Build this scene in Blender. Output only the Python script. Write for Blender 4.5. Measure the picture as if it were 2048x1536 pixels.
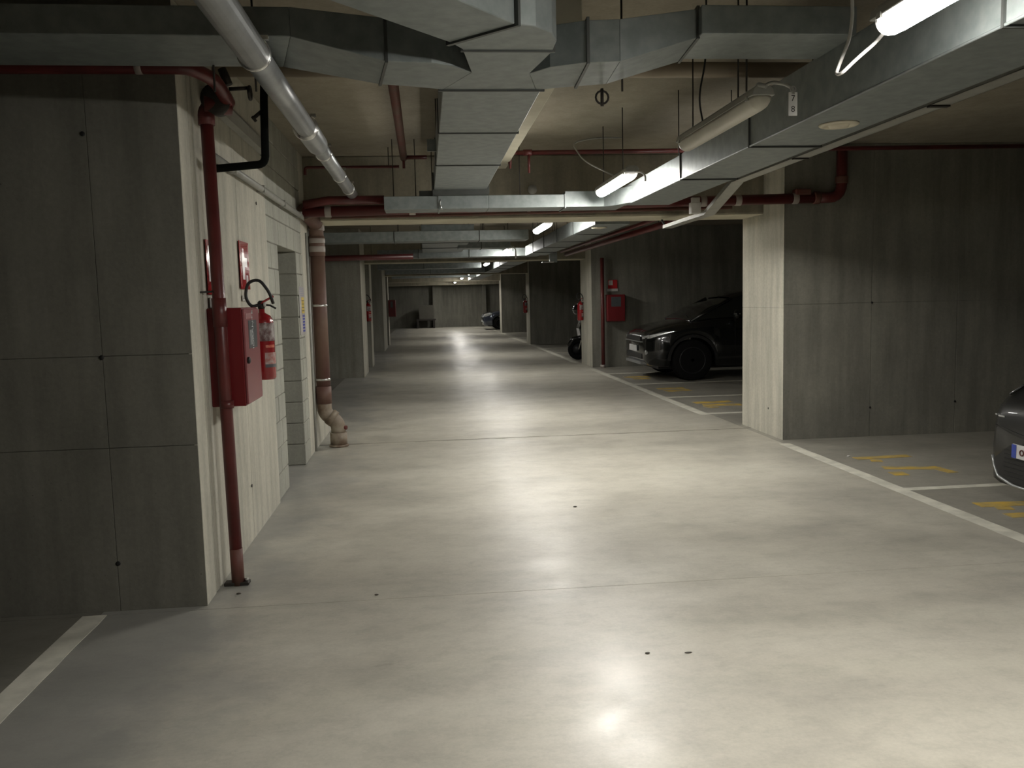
import bpy, bmesh, math, random
from mathutils import Vector, Matrix
random.seed(7)
for o in list(bpy.data.objects): bpy.data.objects.remove(o)
sc = bpy.context.scene
C = sc.collection
# ------------------------------------------------------------------ camera, world, exposure
YAW, PITCH, ROLL, FPX = 0.0988470406, -0.0999702197, -0.0244990194, 1702.99
def cam_matrix():
    f = Vector((math.sin(YAW)*math.cos(PITCH), math.cos(YAW)*math.cos(PITCH), math.sin(PITCH)))
    r = Vector((math.cos(YAW), -math.sin(YAW), 0)); u = r.cross(f)
    r2 = math.cos(ROLL)*r + math.sin(ROLL)*u; u2 = -math.sin(ROLL)*r + math.cos(ROLL)*u
    m = Matrix((r2, u2, -f)).transposed().to_4x4(); m.translation = (0, 0, 1.5); return m
cd = bpy.data.cameras.new('camera'); cam = bpy.data.objects.new('camera', cd); C.objects.link(cam)
cam.matrix_world = cam_matrix(); cd.sensor_width = 36; cd.lens = FPX/2048*36; cd.clip_start = .05; cd.clip_end = 200
sc.camera = cam
w = bpy.data.worlds.new('world'); sc.world = w; w.use_nodes = True
w.node_tree.nodes['Background'].inputs[0].default_value = (.02, .022, .02, 1); w.node_tree.nodes['Background'].inputs[1].default_value = 1
sc.view_settings.view_transform = 'Standard'; sc.view_settings.look = 'None'
sc.view_settings.exposure = 0.0; sc.view_settings.gamma = 1; sc.view_settings.use_curve_mapping = False
LAMP = 208.0          # emission of a lit diffuser
LAMPCOL = (1.0, .965, .90)

# ------------------------------------------------------------------ materials
MATS = {}
def new_mat(name):
    m = bpy.data.materials.new(name); m.use_nodes = True
    nt = m.node_tree; return m, nt, nt.nodes['Principled BSDF']
def nd(nt, t, **k):
    n = nt.nodes.new(t)
    for a, b in k.items(): setattr(n, a, b)
    return n
def coords(nt, stretch=(1, 1, 1)):
    tc = nd(nt, 'ShaderNodeTexCoord'); mp = nd(nt, 'ShaderNodeMapping'); mp.inputs['Scale'].default_value = stretch
    nt.links.new(tc.outputs['Object'], mp.inputs['Vector']); return mp.outputs['Vector']
def noise(nt, vec, scale, detail=5, rough=.55):
    n = nd(nt, 'ShaderNodeTexNoise'); n.inputs['Scale'].default_value = scale; n.inputs['Detail'].default_value = detail
    n.inputs['Roughness'].default_value = rough; nt.links.new(vec, n.inputs['Vector']); return n.outputs['Fac']
def ramp(nt, fac, stops):
    r = nd(nt, 'ShaderNodeValToRGB'); e = r.color_ramp.elements
    while len(e) < len(stops): e.new(.5)
    for i, (p, c) in enumerate(stops):
        e[i].position = p; e[i].color = (c, c, c, 1) if isinstance(c, (int, float)) else (*c, 1)
    nt.links.new(fac, r.inputs[0]); return r.outputs[0]
def mix(nt, fac, a, b, mode='MIX'):
    n = nd(nt, 'ShaderNodeMix', data_type='RGBA', blend_type=mode)
    for s, v in ((n.inputs[0], fac), (n.inputs[6], a), (n.inputs[7], b)):
        if isinstance(v, (int, float)): s.default_value = v
        elif isinstance(v, tuple): s.default_value = (*v, 1)
        else: nt.links.new(v, s)
    return n.outputs[2]
def bump(nt, bs, h, strength, dist=.01):
    b = nd(nt, 'ShaderNodeBump'); b.inputs['Strength'].default_value = strength; b.inputs['Distance'].default_value = dist
    nt.links.new(h, b.inputs['Height']); nt.links.new(b.outputs[0], bs.inputs['Normal'])
def M(name, c1, c2=None, scale=8, rough=.5, metal=0, bmp=0, stretch=(1, 1, 1), spec=.5, coat=0):
    if name in MATS: return MATS[name]
    m, nt, bs = new_mat(name); c2 = c2 or tuple(x*.85 for x in c1)
    v = coords(nt, stretch); n = noise(nt, v, scale)
    nt.links.new(ramp(nt, n, [(.35, c1), (.65, c2)]), bs.inputs['Base Color'])
    bs.inputs['Roughness'].default_value = rough; bs.inputs['Metallic'].default_value = metal
    bs.inputs['Specular IOR Level'].default_value = spec; bs.inputs['Coat Weight'].default_value = coat
    if bmp: bump(nt, bs, noise(nt, v, scale*6, 3), bmp, .005)
    MATS[name] = m; return m
def concrete(name, c1, c2, streak=.5, rough=.85):
    m, nt, bs = new_mat(name); v = coords(nt); vs = coords(nt, (3.2, 3.2, .35))
    base = ramp(nt, noise(nt, v, 1.3, 7, .62), [(.3, c1), (.7, c2)])
    st = ramp(nt, noise(nt, vs, 2.2, 5, .6), [(.36, 1-streak*.55), (.6, 1.0)])
    c = mix(nt, 1.0, base, st, 'MULTIPLY')
    fine = ramp(nt, noise(nt, v, 38, 4, .7), [(.3, .9), (.7, 1.06)])
    c = mix(nt, 1.0, c, fine, 'MULTIPLY')
    pit = nd(nt, 'ShaderNodeTexVoronoi'); pit.inputs['Scale'].default_value = 26; nt.links.new(v, pit.inputs['Vector'])
    p = ramp(nt, pit.outputs['Distance'], [(.05, .45), (.11, 1.0)])
    gate = ramp(nt, noise(nt, v, 5, 3), [(.55, 0.0), (.66, 1.0)])
    c = mix(nt, gate, c, mix(nt, 1.0, c, p, 'MULTIPLY'))
    nt.links.new(c, bs.inputs['Base Color']); bs.inputs['Roughness'].default_value = rough
    bs.inputs['Specular IOR Level'].default_value = .25
    bump(nt, bs, noise(nt, v, 30, 6, .65), .25, .006)
    MATS[name] = m; return m
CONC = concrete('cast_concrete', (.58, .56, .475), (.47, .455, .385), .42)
CONC_SHADE = concrete('shaded_cast_concrete', (.21, .205, .172), (.16, .156, .132), .38)  # shaded copy of the cast concrete for camera-facing walls; shade is in the colour
CONC_SHADE_R = concrete('shaded_right_concrete', (.255, .248, .21), (.19, .187, .16), .45)  # right cross walls: concrete darkened in place of shade
CONC_SHADE_L = concrete('shaded_left_concrete', (.36, .35, .30), (.28, .275, .235), .4)  # left cross walls: concrete with milder painted-in shade
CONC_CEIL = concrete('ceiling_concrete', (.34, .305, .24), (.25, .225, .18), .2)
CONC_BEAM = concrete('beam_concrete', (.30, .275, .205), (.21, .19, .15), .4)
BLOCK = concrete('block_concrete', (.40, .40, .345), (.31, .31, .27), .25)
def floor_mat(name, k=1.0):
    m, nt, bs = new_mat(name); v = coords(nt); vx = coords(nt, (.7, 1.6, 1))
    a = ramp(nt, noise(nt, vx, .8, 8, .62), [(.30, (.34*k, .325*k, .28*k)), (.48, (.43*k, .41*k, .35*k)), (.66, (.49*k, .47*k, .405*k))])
    b = ramp(nt, noise(nt, v, 3.1, 8, .68), [(.34, .88), (.52, 1.0), (.7, 1.05)])
    c = mix(nt, 1.0, a, b, 'MULTIPLY')
    md = ramp(nt, noise(nt, coords(nt, (1, 1.5, 1)), 7.5, 9, .72), [(.40, .92), (.5, 1.0), (.66, 1.03)])
    c = mix(nt, 1.0, c, md, 'MULTIPLY')
    sp = ramp(nt, noise(nt, v, 60, 4, .7), [(.3, .93), (.7, 1.05)])
    c = mix(nt, 1.0, c, sp, 'MULTIPLY')
    # dark damp-looking rub marks with a form of their own
    st = ramp(nt, noise(nt, coords(nt, (.9, 2.4, 1)), 1.9, 6, .75), [(.63, 1.0), (.72, .80)])
    c = mix(nt, 1.0, c, st, 'MULTIPLY')
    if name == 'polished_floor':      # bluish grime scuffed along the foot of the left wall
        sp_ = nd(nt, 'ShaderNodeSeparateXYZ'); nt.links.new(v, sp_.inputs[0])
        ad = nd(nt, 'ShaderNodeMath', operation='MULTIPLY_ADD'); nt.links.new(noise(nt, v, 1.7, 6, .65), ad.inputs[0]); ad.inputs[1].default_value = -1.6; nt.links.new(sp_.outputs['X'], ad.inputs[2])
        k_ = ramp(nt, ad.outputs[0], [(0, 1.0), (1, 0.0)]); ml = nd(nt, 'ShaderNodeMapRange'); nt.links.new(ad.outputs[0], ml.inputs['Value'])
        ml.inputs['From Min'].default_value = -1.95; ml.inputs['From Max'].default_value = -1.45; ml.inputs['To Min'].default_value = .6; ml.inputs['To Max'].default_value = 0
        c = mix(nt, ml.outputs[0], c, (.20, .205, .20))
    nt.links.new(c, bs.inputs['Base Color'])
    r = ramp(nt, noise(nt, v, 2.3, 7, .65), [(.3, .30), (.7, .46)])
    nt.links.new(r, bs.inputs['Roughness']); bs.inputs['Specular IOR Level'].default_value = .40
    bump(nt, bs, noise(nt, v, 5, 7, .6), .15, .01)
    MATS[name] = m; return m
FLOOR = floor_mat('polished_floor')
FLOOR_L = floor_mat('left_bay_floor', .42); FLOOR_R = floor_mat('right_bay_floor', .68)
JOINT = M('joint_dirt', (.06, .055, .045), rough=.95)
WHITE = M('white_floor_paint', (.68, .66, .57), (.50, .49, .42), 7, .6, bmp=.1)
YELLOW = M('worn_yellow_paint', (.60, .40, .06), (.33, .27, .14), 7, .6)
GALV = M('galvanised_sheet', (.26, .285, .28), (.20, .225, .222), 14, .5, .45, .04)
GALV_D = M('galvanised_flange', (.09, .095, .09), None, 10, .5, .6)
STEELPIPE = M('silver_pipe', (.36, .375, .38), (.30, .31, .31), 9, .38, .55)
CHROME = M('bright_clamp', (.75, .75, .73), None, 10, .25, .9)
RED = M('red_pipe_paint', (.125, .022, .02), (.085, .015, .014), 6, .4, bmp=.15)
REDRUST = M('rusty_red_pipe', (.13, .036, .028), (.11, .06, .042), 5, .6, bmp=.3)
DRAIN = M('brown_drain_pipe', (.095, .036, .032), (.15, .095, .065), 3, .6, bmp=.2, stretch=(1, 1, .6))
DRAINLOW = M('pale_drain_elbow', (.30, .26, .20), (.13, .085, .055), 7, .6, bmp=.3)
BAND = M('cream_band', (.34, .30, .27), None, 12, .5)
CAB_RED = M('cabinet_red', (.16, .010, .013), (.14, .008, .010), 3, .4)
CAB_GLASS = M('cabinet_front_pinkish', (.27, .085, .09), (.24, .075, .08), 3, .28)
EXT_RED = M('extinguisher_red', (.30, .012, .016), None, 3, .25, coat=.5)
BLACK = M('black_rubber', (.012, .012, .012), None, 10, .55)
INSUL = M('black_insulation', (.007, .008, .007), None, 10, .95, spec=.1)
GREY_P = M('grey_plastic', (.34, .34, .31), None, 10, .45)
WHITE_P = M('white_plastic', (.70, .69, .66), None, 10, .4)
CREAM = M('cream_plastic', (.62, .57, .44), None, 10, .45)
BEIGE_PIPE = M('beige_pipe', (.33, .28, .215), (.27, .225, .17), 4, .6)
PLASTER = M('pale_plaster', (.52, .49, .38), (.44, .41, .315), 4, .85)
DARKSTEEL = M('dark_steel', (.045, .04, .035), None, 10, .6, .5)
def glow(name, s):
    m, nt, bs = new_mat(name); bs.inputs['Base Color'].default_value = (.8, .8, .75, 1)
    bs.inputs['Emission Color'].default_value = (*LAMPCOL, 1); 
    # the reflector behind the tube throws most of the light downwards
    gm = nd(nt, 'ShaderNodeNewGeometry'); sx_ = nd(nt, 'ShaderNodeSeparateXYZ'); nt.links.new(gm.outputs['Normal'], sx_.inputs[0])
    mr = nd(nt, 'ShaderNodeMapRange'); nt.links.new(sx_.outputs['Z'], mr.inputs['Value'])
    for k_, v_ in (('From Min', -1.0), ('From Max', 0.0), ('To Min', 1.0), ('To Max', 0.0)): mr.inputs[k_].default_value = v_
    pw = nd(nt, 'ShaderNodeMath', operation='POWER'); nt.links.new(mr.outputs[0], pw.inputs[0]); pw.inputs[1].default_value = 1.8
    ml = nd(nt, 'ShaderNodeMath', operation='MULTIPLY_ADD'); nt.links.new(pw.outputs[0], ml.inputs[0]); ml.inputs[1].default_value = s*1.75; ml.inputs[2].default_value = min(3.0, s*.03)
    nt.links.new(ml.outputs[0], bs.inputs['Emission Strength'])
    MATS[name] = m; return m
GLOW = glow('lit_diffuser', LAMP); GLOW_M = glow('mid_lit_diffuser', LAMP*.75); GLOW_F = glow('far_lit_diffuser', LAMP*.5)  # mid and far lamps set dimmer so the lane end stays dark
GLOW_END = glow('lit_end_cap', 6.0)
DIFF_OFF = M('unlit_diffuser', (.60, .58, .50), (.52, .50, .43), 4, .35)

# ------------------------------------------------------------------ mesh builder
class MB:
    def __init__(s): s.v = []; s.f = []; s.sm = []
    def add(s, vs, fs, smooth=False):
        n = len(s.v); s.v += [Vector(p) for p in vs]; s.f += [tuple(i+n for i in f) for f in fs]; s.sm += [smooth]*len(fs); return s
    def box(s, a, b):
        x0, y0, z0 = a; x1, y1, z1 = b
        return s.add([(x0, y0, z0), (x1, y0, z0), (x1, y1, z0), (x0, y1, z0), (x0, y0, z1), (x1, y0, z1), (x1, y1, z1), (x0, y1, z1)],
                     [(0, 3, 2, 1), (4, 5, 6, 7), (0, 1, 5, 4), (1, 2, 6, 5), (2, 3, 7, 6), (3, 0, 4, 7)])
    def prism(s, pts, z0, z1):
        """closed outline pts [(x,y)] counter-clockwise; z0 / z1 number or list per vertex"""
        n = len(pts); za = z0 if isinstance(z0, list) else [z0]*n; zb = z1 if isinstance(z1, list) else [z1]*n
        vs = [(x, y, za[i]) for i, (x, y) in enumerate(pts)] + [(x, y, zb[i]) for i, (x, y) in enumerate(pts)]
        return s.add(vs, [tuple(range(n-1, -1, -1)), tuple(range(n, 2*n))] + [(i, (i+1) % n, n+(i+1) % n, n+i) for i in range(n)])
    def extr(s, pts, plane, a, b):
        """outline in a plane ('xz' or 'yz'), extruded along the third axis from a to b"""
        n = len(pts)
        P = (lambda p, t: (p[0], t, p[1])) if plane == 'xz' else (lambda p, t: (t, p[0], p[1]))
        return s.add([P(p, a) for p in pts] + [P(p, b) for p in pts],
                     [tuple(range(n)), tuple(range(2*n-1, n-1, -1))] + [(i, n+i, n+(i+1) % n, (i+1) % n) for i in range(n)])
    def tube(s, pts, r, seg=14, bend=0, cap=True, steps=5):
        P = [Vector(p) for p in pts]
        if bend:
            Q = [P[0]]
            for i in range(1, len(P)-1):
                a, b, c = P[i-1], P[i], P[i+1]; d1 = (a-b); d2 = (c-b); k = min(bend, d1.length*.49, d2.length*.49)
                p, q = b+d1.normalized()*k, b+d2.normalized()*k
                for j in range(steps+1):
                    t = j/steps; Q.append(p*(1-t)**2 + b*2*t*(1-t) + q*t*t)
            Q.append(P[-1]); P = Q
        n = len(P); R = r if isinstance(r, list) else [r]*n
        T = [(P[min(i+1, n-1)]-P[max(i-1, 0)]).normalized() for i in range(n)]
        up = Vector((0, 0, 1)) if abs(T[0].z) < .9 else Vector((1, 0, 0))
        N = (up - T[0]*up.dot(T[0])).normalized(); vs = []; 
        for i in range(n):
            N = (N - T[i]*N.dot(T[i])).normalized(); B = T[i].cross(N)
            for j in range(seg):
                a = 2*math.pi*j/seg; vs.append(P[i]+(N*math.cos(a)+B*math.sin(a))*R[i])
        fs = [(i*seg+j, i*seg+(j+1) % seg, (i+1)*seg+(j+1) % seg, (i+1)*seg+j) for i in range(n-1) for j in range(seg)]
        s.add(vs, fs, True)
        if cap:
            m = len(s.v)-len(vs); s.f += [tuple(m+j for j in range(seg-1, -1, -1)), tuple(m+(n-1)*seg+j for j in range(seg))]; s.sm += [False, False]
        return s
    def lathe(s, prof, c, axis='z', seg=24):
        """prof [(r, h)] turned about an axis through c"""
        vs = []
        for r, h in prof:
            for j in range(seg):
                a = 2*math.pi*j/seg; x, y = r*math.cos(a), r*math.sin(a)
                p = {'z': (x, y, h), 'y': (x, h, -y), 'x': (h, x, y)}[axis]; vs.append((c[0]+p[0], c[1]+p[1], c[2]+p[2]))
        n = len(prof); fs = [(i*seg+j, i*seg+(j+1) % seg, (i+1)*seg+(j+1) % seg, (i+1)*seg+j) for i in range(n-1) for j in range(seg)]
        fs += [tuple(range(seg-1, -1, -1)), tuple((n-1)*seg+j for j in range(seg))]
        return s.add(vs, fs, True)
    def ring(s, c, R, r, axis='y', seg=20, sub=8):
        vs = []
        for i in range(seg):
            a = 2*math.pi*i/seg
            for j in range(sub):
                b = 2*math.pi*j/sub; q = R+r*math.cos(b); h = r*math.sin(b); x, y = q*math.cos(a), q*math.sin(a)
                p = {'z': (x, y, h), 'y': (x, h, y), 'x': (h, x, y)}[axis]; vs.append((c[0]+p[0], c[1]+p[1], c[2]+p[2]))
        return s.add(vs, [(i*sub+j, ((i+1) % seg)*sub+j, ((i+1) % seg)*sub+(j+1) % sub, i*sub+(j+1) % sub) for i in range(seg) for j in range(sub)], True)
def origin(p):
    v = Vector((0, 0, 0))
    while p: v += p.location; p = p.parent
    return v
def obj(name, mb, mat, parent=None, local=False, bevel=0, smooth=None, loc=None):
    """links mb as ONE mesh object; coordinates are the place's own unless local"""
    o_ = Vector((0, 0, 0)) if local or parent is None else origin(parent)
    if loc is not None: o_ = Vector(loc)
    me = bpy.data.meshes.new(name)
    me.from_pydata([v-o_ for v in mb.v], [], mb.f)
    if smooth is not None: me.polygons.foreach_set('use_smooth', [smooth]*len(mb.f))
    else: me.polygons.foreach_set('use_smooth', mb.sm)
    bm = bmesh.new(); bm.from_mesh(me)
    bmesh.ops.recalc_face_normals(bm, faces=bm.faces)
    if bevel: bmesh.ops.bevel(bm, geom=[e for e in bm.edges if len(e.link_faces) == 2 and e.calc_face_angle() > .6], offset=bevel, segments=1, affect='EDGES')
    bm.to_mesh(me); bm.free()
    me.materials.append(mat); ob = bpy.data.objects.new(name, me); C.objects.link(ob); ob.parent = parent
    if loc is not None: ob.location = loc
    return ob
def tag(o, label=None, cat=None, group=None, kind=None):
    if label: o['label'] = label
    if cat: o['category'] = cat
    if group: o['group'] = group
    if kind: o['kind'] = kind
    return o
def thing(name, label, cat, loc, group=None, rotz=0):
    o = bpy.data.objects.new(name, None); o.empty_display_size = .1; C.objects.link(o); o.location = loc; o.rotation_euler = (0, 0, rotz)
    return tag(o, label, cat, group)
def struct(name, mb, mat, label, cat, bevel=0, parent=None):
    return tag(obj(name, mb, mat, parent, bevel=bevel), label, cat, kind='structure')
def copy_tree(o, parent=None):
    c = o.copy(); C.objects.link(c); c.parent = parent
    for ch in list(o.children): copy_tree(ch, c)
    return c
def text(s, size, mat, parent, loc, right, up, name='lettering', align='CENTER'):
    cu = bpy.data.curves.new(name, 'FONT'); cu.body = s; cu.size = size; cu.extrude = .0004; cu.align_x = align; cu.align_y = 'CENTER'
    cu.materials.append(mat); o = bpy.data.objects.new(name, cu); C.objects.link(o); o.parent = parent
    r = Vector(right).normalized(); u = Vector(up).normalized(); n = r.cross(u)
    m = Matrix((r, u, n)).transposed().to_4x4(); m.translation = Vector(loc)-origin(parent)
    me = bpy.data.meshes.new_from_object(o); o2 = bpy.data.objects.new(name, me); C.objects.link(o2); o2.parent = parent; o2.matrix_local = m
    bpy.data.objects.remove(o); return o2

# ------------------------------------------------------------------ setting: floor, ceiling, outer walls
CZ = 2.95; SOF = 2.325
XL, XR, YB, YE = -7.0, 8.7, -5.0, 48.0
fl = struct('floor', MB().box((XL, YB, -.2), (XR, YE, -.012)), JOINT, 'grey polished concrete floor running the length of the garage', 'floor')
ys = [YB, 4.235, 9.10, 13.9, 18.7, 23.5, 28.3, 33.1, 38.0, 43.0, YE]
for i in range(len(ys)-1):
    g = .003 if i < 1 else .004
    a = ys[i] + (.004 if i in (2,) else .002); b = ys[i+1] - (.024 if i == 1 else .002)
    mb = MB()
    if i == 1:      # far edge is broken and uneven where it meets the next slab
        n = 40; pts = [(-1.64, a), (3.5, a)] + [(3.5-5.14*j/n, b + random.uniform(-.022, .012)) for j in range(n+1)]
        mb.prism(pts, -.012, 0)
    else: mb.box((-1.64, a, -.012), (3.50, b, 0))
    obj('floor_slab', mb, FLOOR, fl)
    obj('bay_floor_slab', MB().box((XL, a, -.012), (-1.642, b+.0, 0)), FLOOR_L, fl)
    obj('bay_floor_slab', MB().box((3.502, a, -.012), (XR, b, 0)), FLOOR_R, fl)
struct('ceiling', MB().box((XL, YB, CZ), (XR, YE, CZ+.2)), CONC_CEIL, 'rough tan concrete ceiling slab above the ducts', 'ceiling')
struct('wall_back', MB().box((XL, YB-.2, -.2), (XR, YB, CZ+.2)), CONC, 'concrete wall closing the garage behind the viewpoint', 'wall')
struct('wall_right', MB().box((XR, YB, -.2), (XR+.2, YE, CZ+.2)), CONC, 'dark concrete wall along the back of the right bays', 'wall')
struct('wall_left', MB().box((XL-.2, YB, -.2), (XL, YE, CZ+.2)), CONC, 'dark concrete wall along the back of the left bays', 'wall')

# ---- walls cast in panels: a core with thin proud panels as its parts
def panel_wall(name, core, faces, label, mat=CONC, holes=()):
    matx = CONC
    """core (a, b); faces: list of (plane, pos, us, zs, dirn) plane 'y' or 'x'"""
    o = struct(name, MB().box(*core), mat, label, 'wall' if name.startswith('wall') else 'pillar')
    for plane, pos, us, zs, d in faces:
        for i in range(len(us)-1):
            for j in range(len(zs)-1):
                g = .0013 if pos < 8 else .0035; u0, u1 = sorted((us[i], us[i+1])); u0 += g; u1 -= g; z0 = zs[j]+(g if j else 0); z1 = zs[j+1]-g
                t = .004+random.uniform(0, .0012)
                if plane == 'y': a, b = (u0, min(pos, pos+d*t), z0), (u1, max(pos, pos+d*t), z1)
                else: a, b = (min(pos, pos+d*t), u0, z0), (max(pos, pos+d*t), u1, z1)
                obj('concrete_panel', MB().box(a, b), mat if plane == 'y' else CONC, o, bevel=.0008)  # camera-facing panels get the shaded colour, lane faces the lit one
    for (x, y, z, ax) in holes:
        if ax == 'y': obj('tie_hole', MB().lathe([(.012, y-.001), (.011, y-.003), (.006, y-.004)], (x, 0, z), 'y', 10), BLACK, o)
        else: obj('tie_hole', MB().lathe([(.012, x+.001), (.011, x+.003), (.006, x+.004)], (0, y, z), 'x', 10), BLACK, o)
    return o
X0 = -1.138
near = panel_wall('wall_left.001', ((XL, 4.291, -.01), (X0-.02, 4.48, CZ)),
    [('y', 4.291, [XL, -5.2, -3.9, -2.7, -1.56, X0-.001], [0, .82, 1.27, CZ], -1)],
    'near left concrete wall facing the camera behind the white line', CONC_SHADE,
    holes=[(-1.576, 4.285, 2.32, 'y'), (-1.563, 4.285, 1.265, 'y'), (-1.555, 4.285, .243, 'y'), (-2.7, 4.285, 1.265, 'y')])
# corridor side of it: narrow ribs with grooves at the corner, then the flat wall
mb = MB()
obj('corner_rib', MB().box((X0-.02, 4.287, 0), (X0, 4.470, CZ)), CONC, near, bevel=.004)
obj('corner_rib', MB().box((X0-.03, 4.498, 0), (X0-.003, 4.555, CZ)), CONC, near, bevel=.003)
obj('corner_rib', MB().box((X0-.03, 4.583, 0), (X0-.004, 4.63, CZ)), CONC, near, bevel=.003)
w2 = panel_wall('wall_left.002', ((XL, 4.483, -.01), (X0-.012, 6.50, CZ)),
    [('x', X0-.012, [4.64, 5.52, 6.50], [0, CZ], 1)], 'pale concrete wall carrying the fire cabinet and extinguisher',
    holes=[(X0-.005, 6.15, 2.2, 'x'), (X0-.005, 5.5, .35, 'x')])
# block wall with an opening
BX = X0-.02; bt = .20
bw = struct('wall_left.003', MB().box((BX-bt+.01, 6.505, -.01), (BX-.012, 6.55, CZ)).box((BX-bt+.01, 8.36, -.01), (BX-.012, 8.40, CZ)), JOINT,
            'grey concrete block wall around the dark opening', 'wall')
gap = .008
nrow = 15
for r in range(nrow):
    z0 = r*.197; z1 = min(z0+.197, CZ)
    open_ = z1 <= 2.0
    off = 0.0 if r % 2 else .2
    cuts = []
    if open_:
        cuts = [(6.505, 6.72 if r % 2 else 6.84, ), (6.72 if r % 2 else 6.84, 7.03), (8.0, 8.22 if r % 2 else 8.12), (8.22 if r % 2 else 8.12, 8.395)]
    else:
        y = 6.505; e = 6.505+off if off else 6.905
        while y < 8.39:
            cuts.append((y, min(e, 8.395))); y = e; e = y+.4
    for (a, b) in cuts:
        if b-a < .03: continue
        j = random.uniform(-.002, .002)
        obj('concrete_block', MB().box((BX-bt, a+gap/2, z0+gap/2), (BX+j, b-gap/2, z1-gap/2)), BLOCK, bw, bevel=.004)
# mortar, slightly recessed
mort = MB().box((BX-bt+.012, 6.51, 0), (BX-.008, 7.022, 2.0)).box((BX-bt+.012, 8.008, 0), (BX-.008, 8.39, 2.0)).box((BX-bt+.012, 6.51, 1.98), (BX-.008, 8.39, CZ))
obj('mortar', mort, M('mortar', (.19, .185, .155), None, 20, .95), bw)
struct('wall_left.004', MB().box((-3.2, 6.6, 0), (-3.0, 8.6, CZ)).box((-3.2, 8.42, 0), (BX-bt-.01, 8.6, CZ)), CONC, 'dark recess wall seen through the block opening', 'wall')

def frame_pillar(side, x, y0, y1, label, xo):
    """pillar-end of a cross wall: inner face at x between y0 and y1, wall runs out to xo"""
    d = 1 if side == 'left' else -1
    us = [x-.001*d]
    k = 1
    while abs(us[-1]-xo) > 1.0: us.append(us[-1] - d*.93)
    us.append(xo)
    return panel_wall('wall_%s.%03d' % (side, random.randint(10, 10)) if False else 'pillar', ((min(x, xo), y0+.007, -.01), (max(x, xo)-(0), y1, CZ)),
        [('y', y0+.007, us, [0, 1.34, CZ], -1), ('x', x, [y0, y1], [0, CZ], d)], label, CONC_SHADE_L if side == 'left' else CONC_SHADE_R)
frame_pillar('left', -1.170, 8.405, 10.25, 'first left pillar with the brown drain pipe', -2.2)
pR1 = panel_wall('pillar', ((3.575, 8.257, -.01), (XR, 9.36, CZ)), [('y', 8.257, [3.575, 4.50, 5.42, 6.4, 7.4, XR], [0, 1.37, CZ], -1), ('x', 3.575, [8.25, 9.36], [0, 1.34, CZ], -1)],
    'bright concrete pillar and cross wall right of the lane', CONC_SHADE_R, holes=[(4.50, 8.25, .30, 'y'), (5.42, 8.25, .33, 'y'), (4.50, 8.25, 1.37, 'y'), (3.569, 8.62, .28, 'x')])
frame_pillar('left', -1.26, 17.19, 18.5, 'second left pillar wall with pale edges', XL)
frame_pillar('left', -1.26, 19.9, 20.6, 'narrow left pillar carrying the far extinguisher', XL)
frame_pillar('left', -1.27, 26.0, 28.2, 'third left pillar with a pale lit face', XL)
frame_pillar('left', -1.27, 29.6, 30.2, 'slim left pillar by the far red cabinet', -3)
frame_pillar('right', 3.50, 17.8, 19.06, 'second right pillar with cross wall and red cabinet', XR)
frame_pillar('right', 3.38, 27.6, 28.55, 'third right pillar with extinguisher', XR)
frame_pillar('right', 3.36, 37.7, 38.65, 'fourth right pillar in front of the far car', XR)
we = panel_wall('wall_end', ((XL, YE, -.1), (XR, YE+.2, CZ)), [('y', YE, [XL, -.4, 1.0, 3.3, XR], [0, CZ], -1)], 'far end wall of the garage', CONC_SHADE)
struct('pillar', MB().box((.42, YE-.35, 0), (.93, YE-.01, CZ)), CONC_SHADE, 'pier standing out from the far end wall', 'pillar')
struct('pillar', MB().box((3.18, YE-.3, 0), (3.4, YE-.01, CZ)), CONC_SHADE, 'slim pier on the far end wall beside the far car', 'pillar')
for k, (y0, y1, lab) in enumerate([(8.77, 9.36, 'first concrete beam across the lane, behind the red pipes'), (18.45, 19.05, 'second concrete beam across the lane'),
                     (27.95, 28.54, 'third concrete beam across the lane'), (38.05, 38.64, 'fourth concrete beam across the lane'), (46.6, 47.1, 'last concrete beam before the end wall')]):
    struct('beam', MB().box((-2.2 if k == 0 else XL+.01, y0, SOF), (XR-.01, y1, CZ)), CONC_BEAM, lab, 'beam', bevel=.012)
    obj('soffit_bounce_band', MB().box((-1.165 if k == 0 else XL+.02, y0+.015, SOF-.006), (3.57 if k == 0 else XR-.02, y1-.01, SOF+.001)), PLASTER, bpy.data.objects['beam' if k == 0 else 'beam.%03d' % k])  # added pale strip; light bounced off the floor is put into its colour
struct('beam', MB().box((-6.9, 8.65, 2.3), (-2.25, 9.2, CZ)), CONC_BEAM, 'concrete beam over the dark left bays', 'beam')
# pale plaster rib beside the centre duct
struct('trim_1', MB().extr([(4.2, 2.72), (8.15, 2.72), (8.70, 2.83), (8.70, CZ), (4.2, CZ)], 'yz', .62, .80), PLASTER, 'pale plaster rib on the ceiling beside the central duct', 'trim', bevel=.004)

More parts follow.
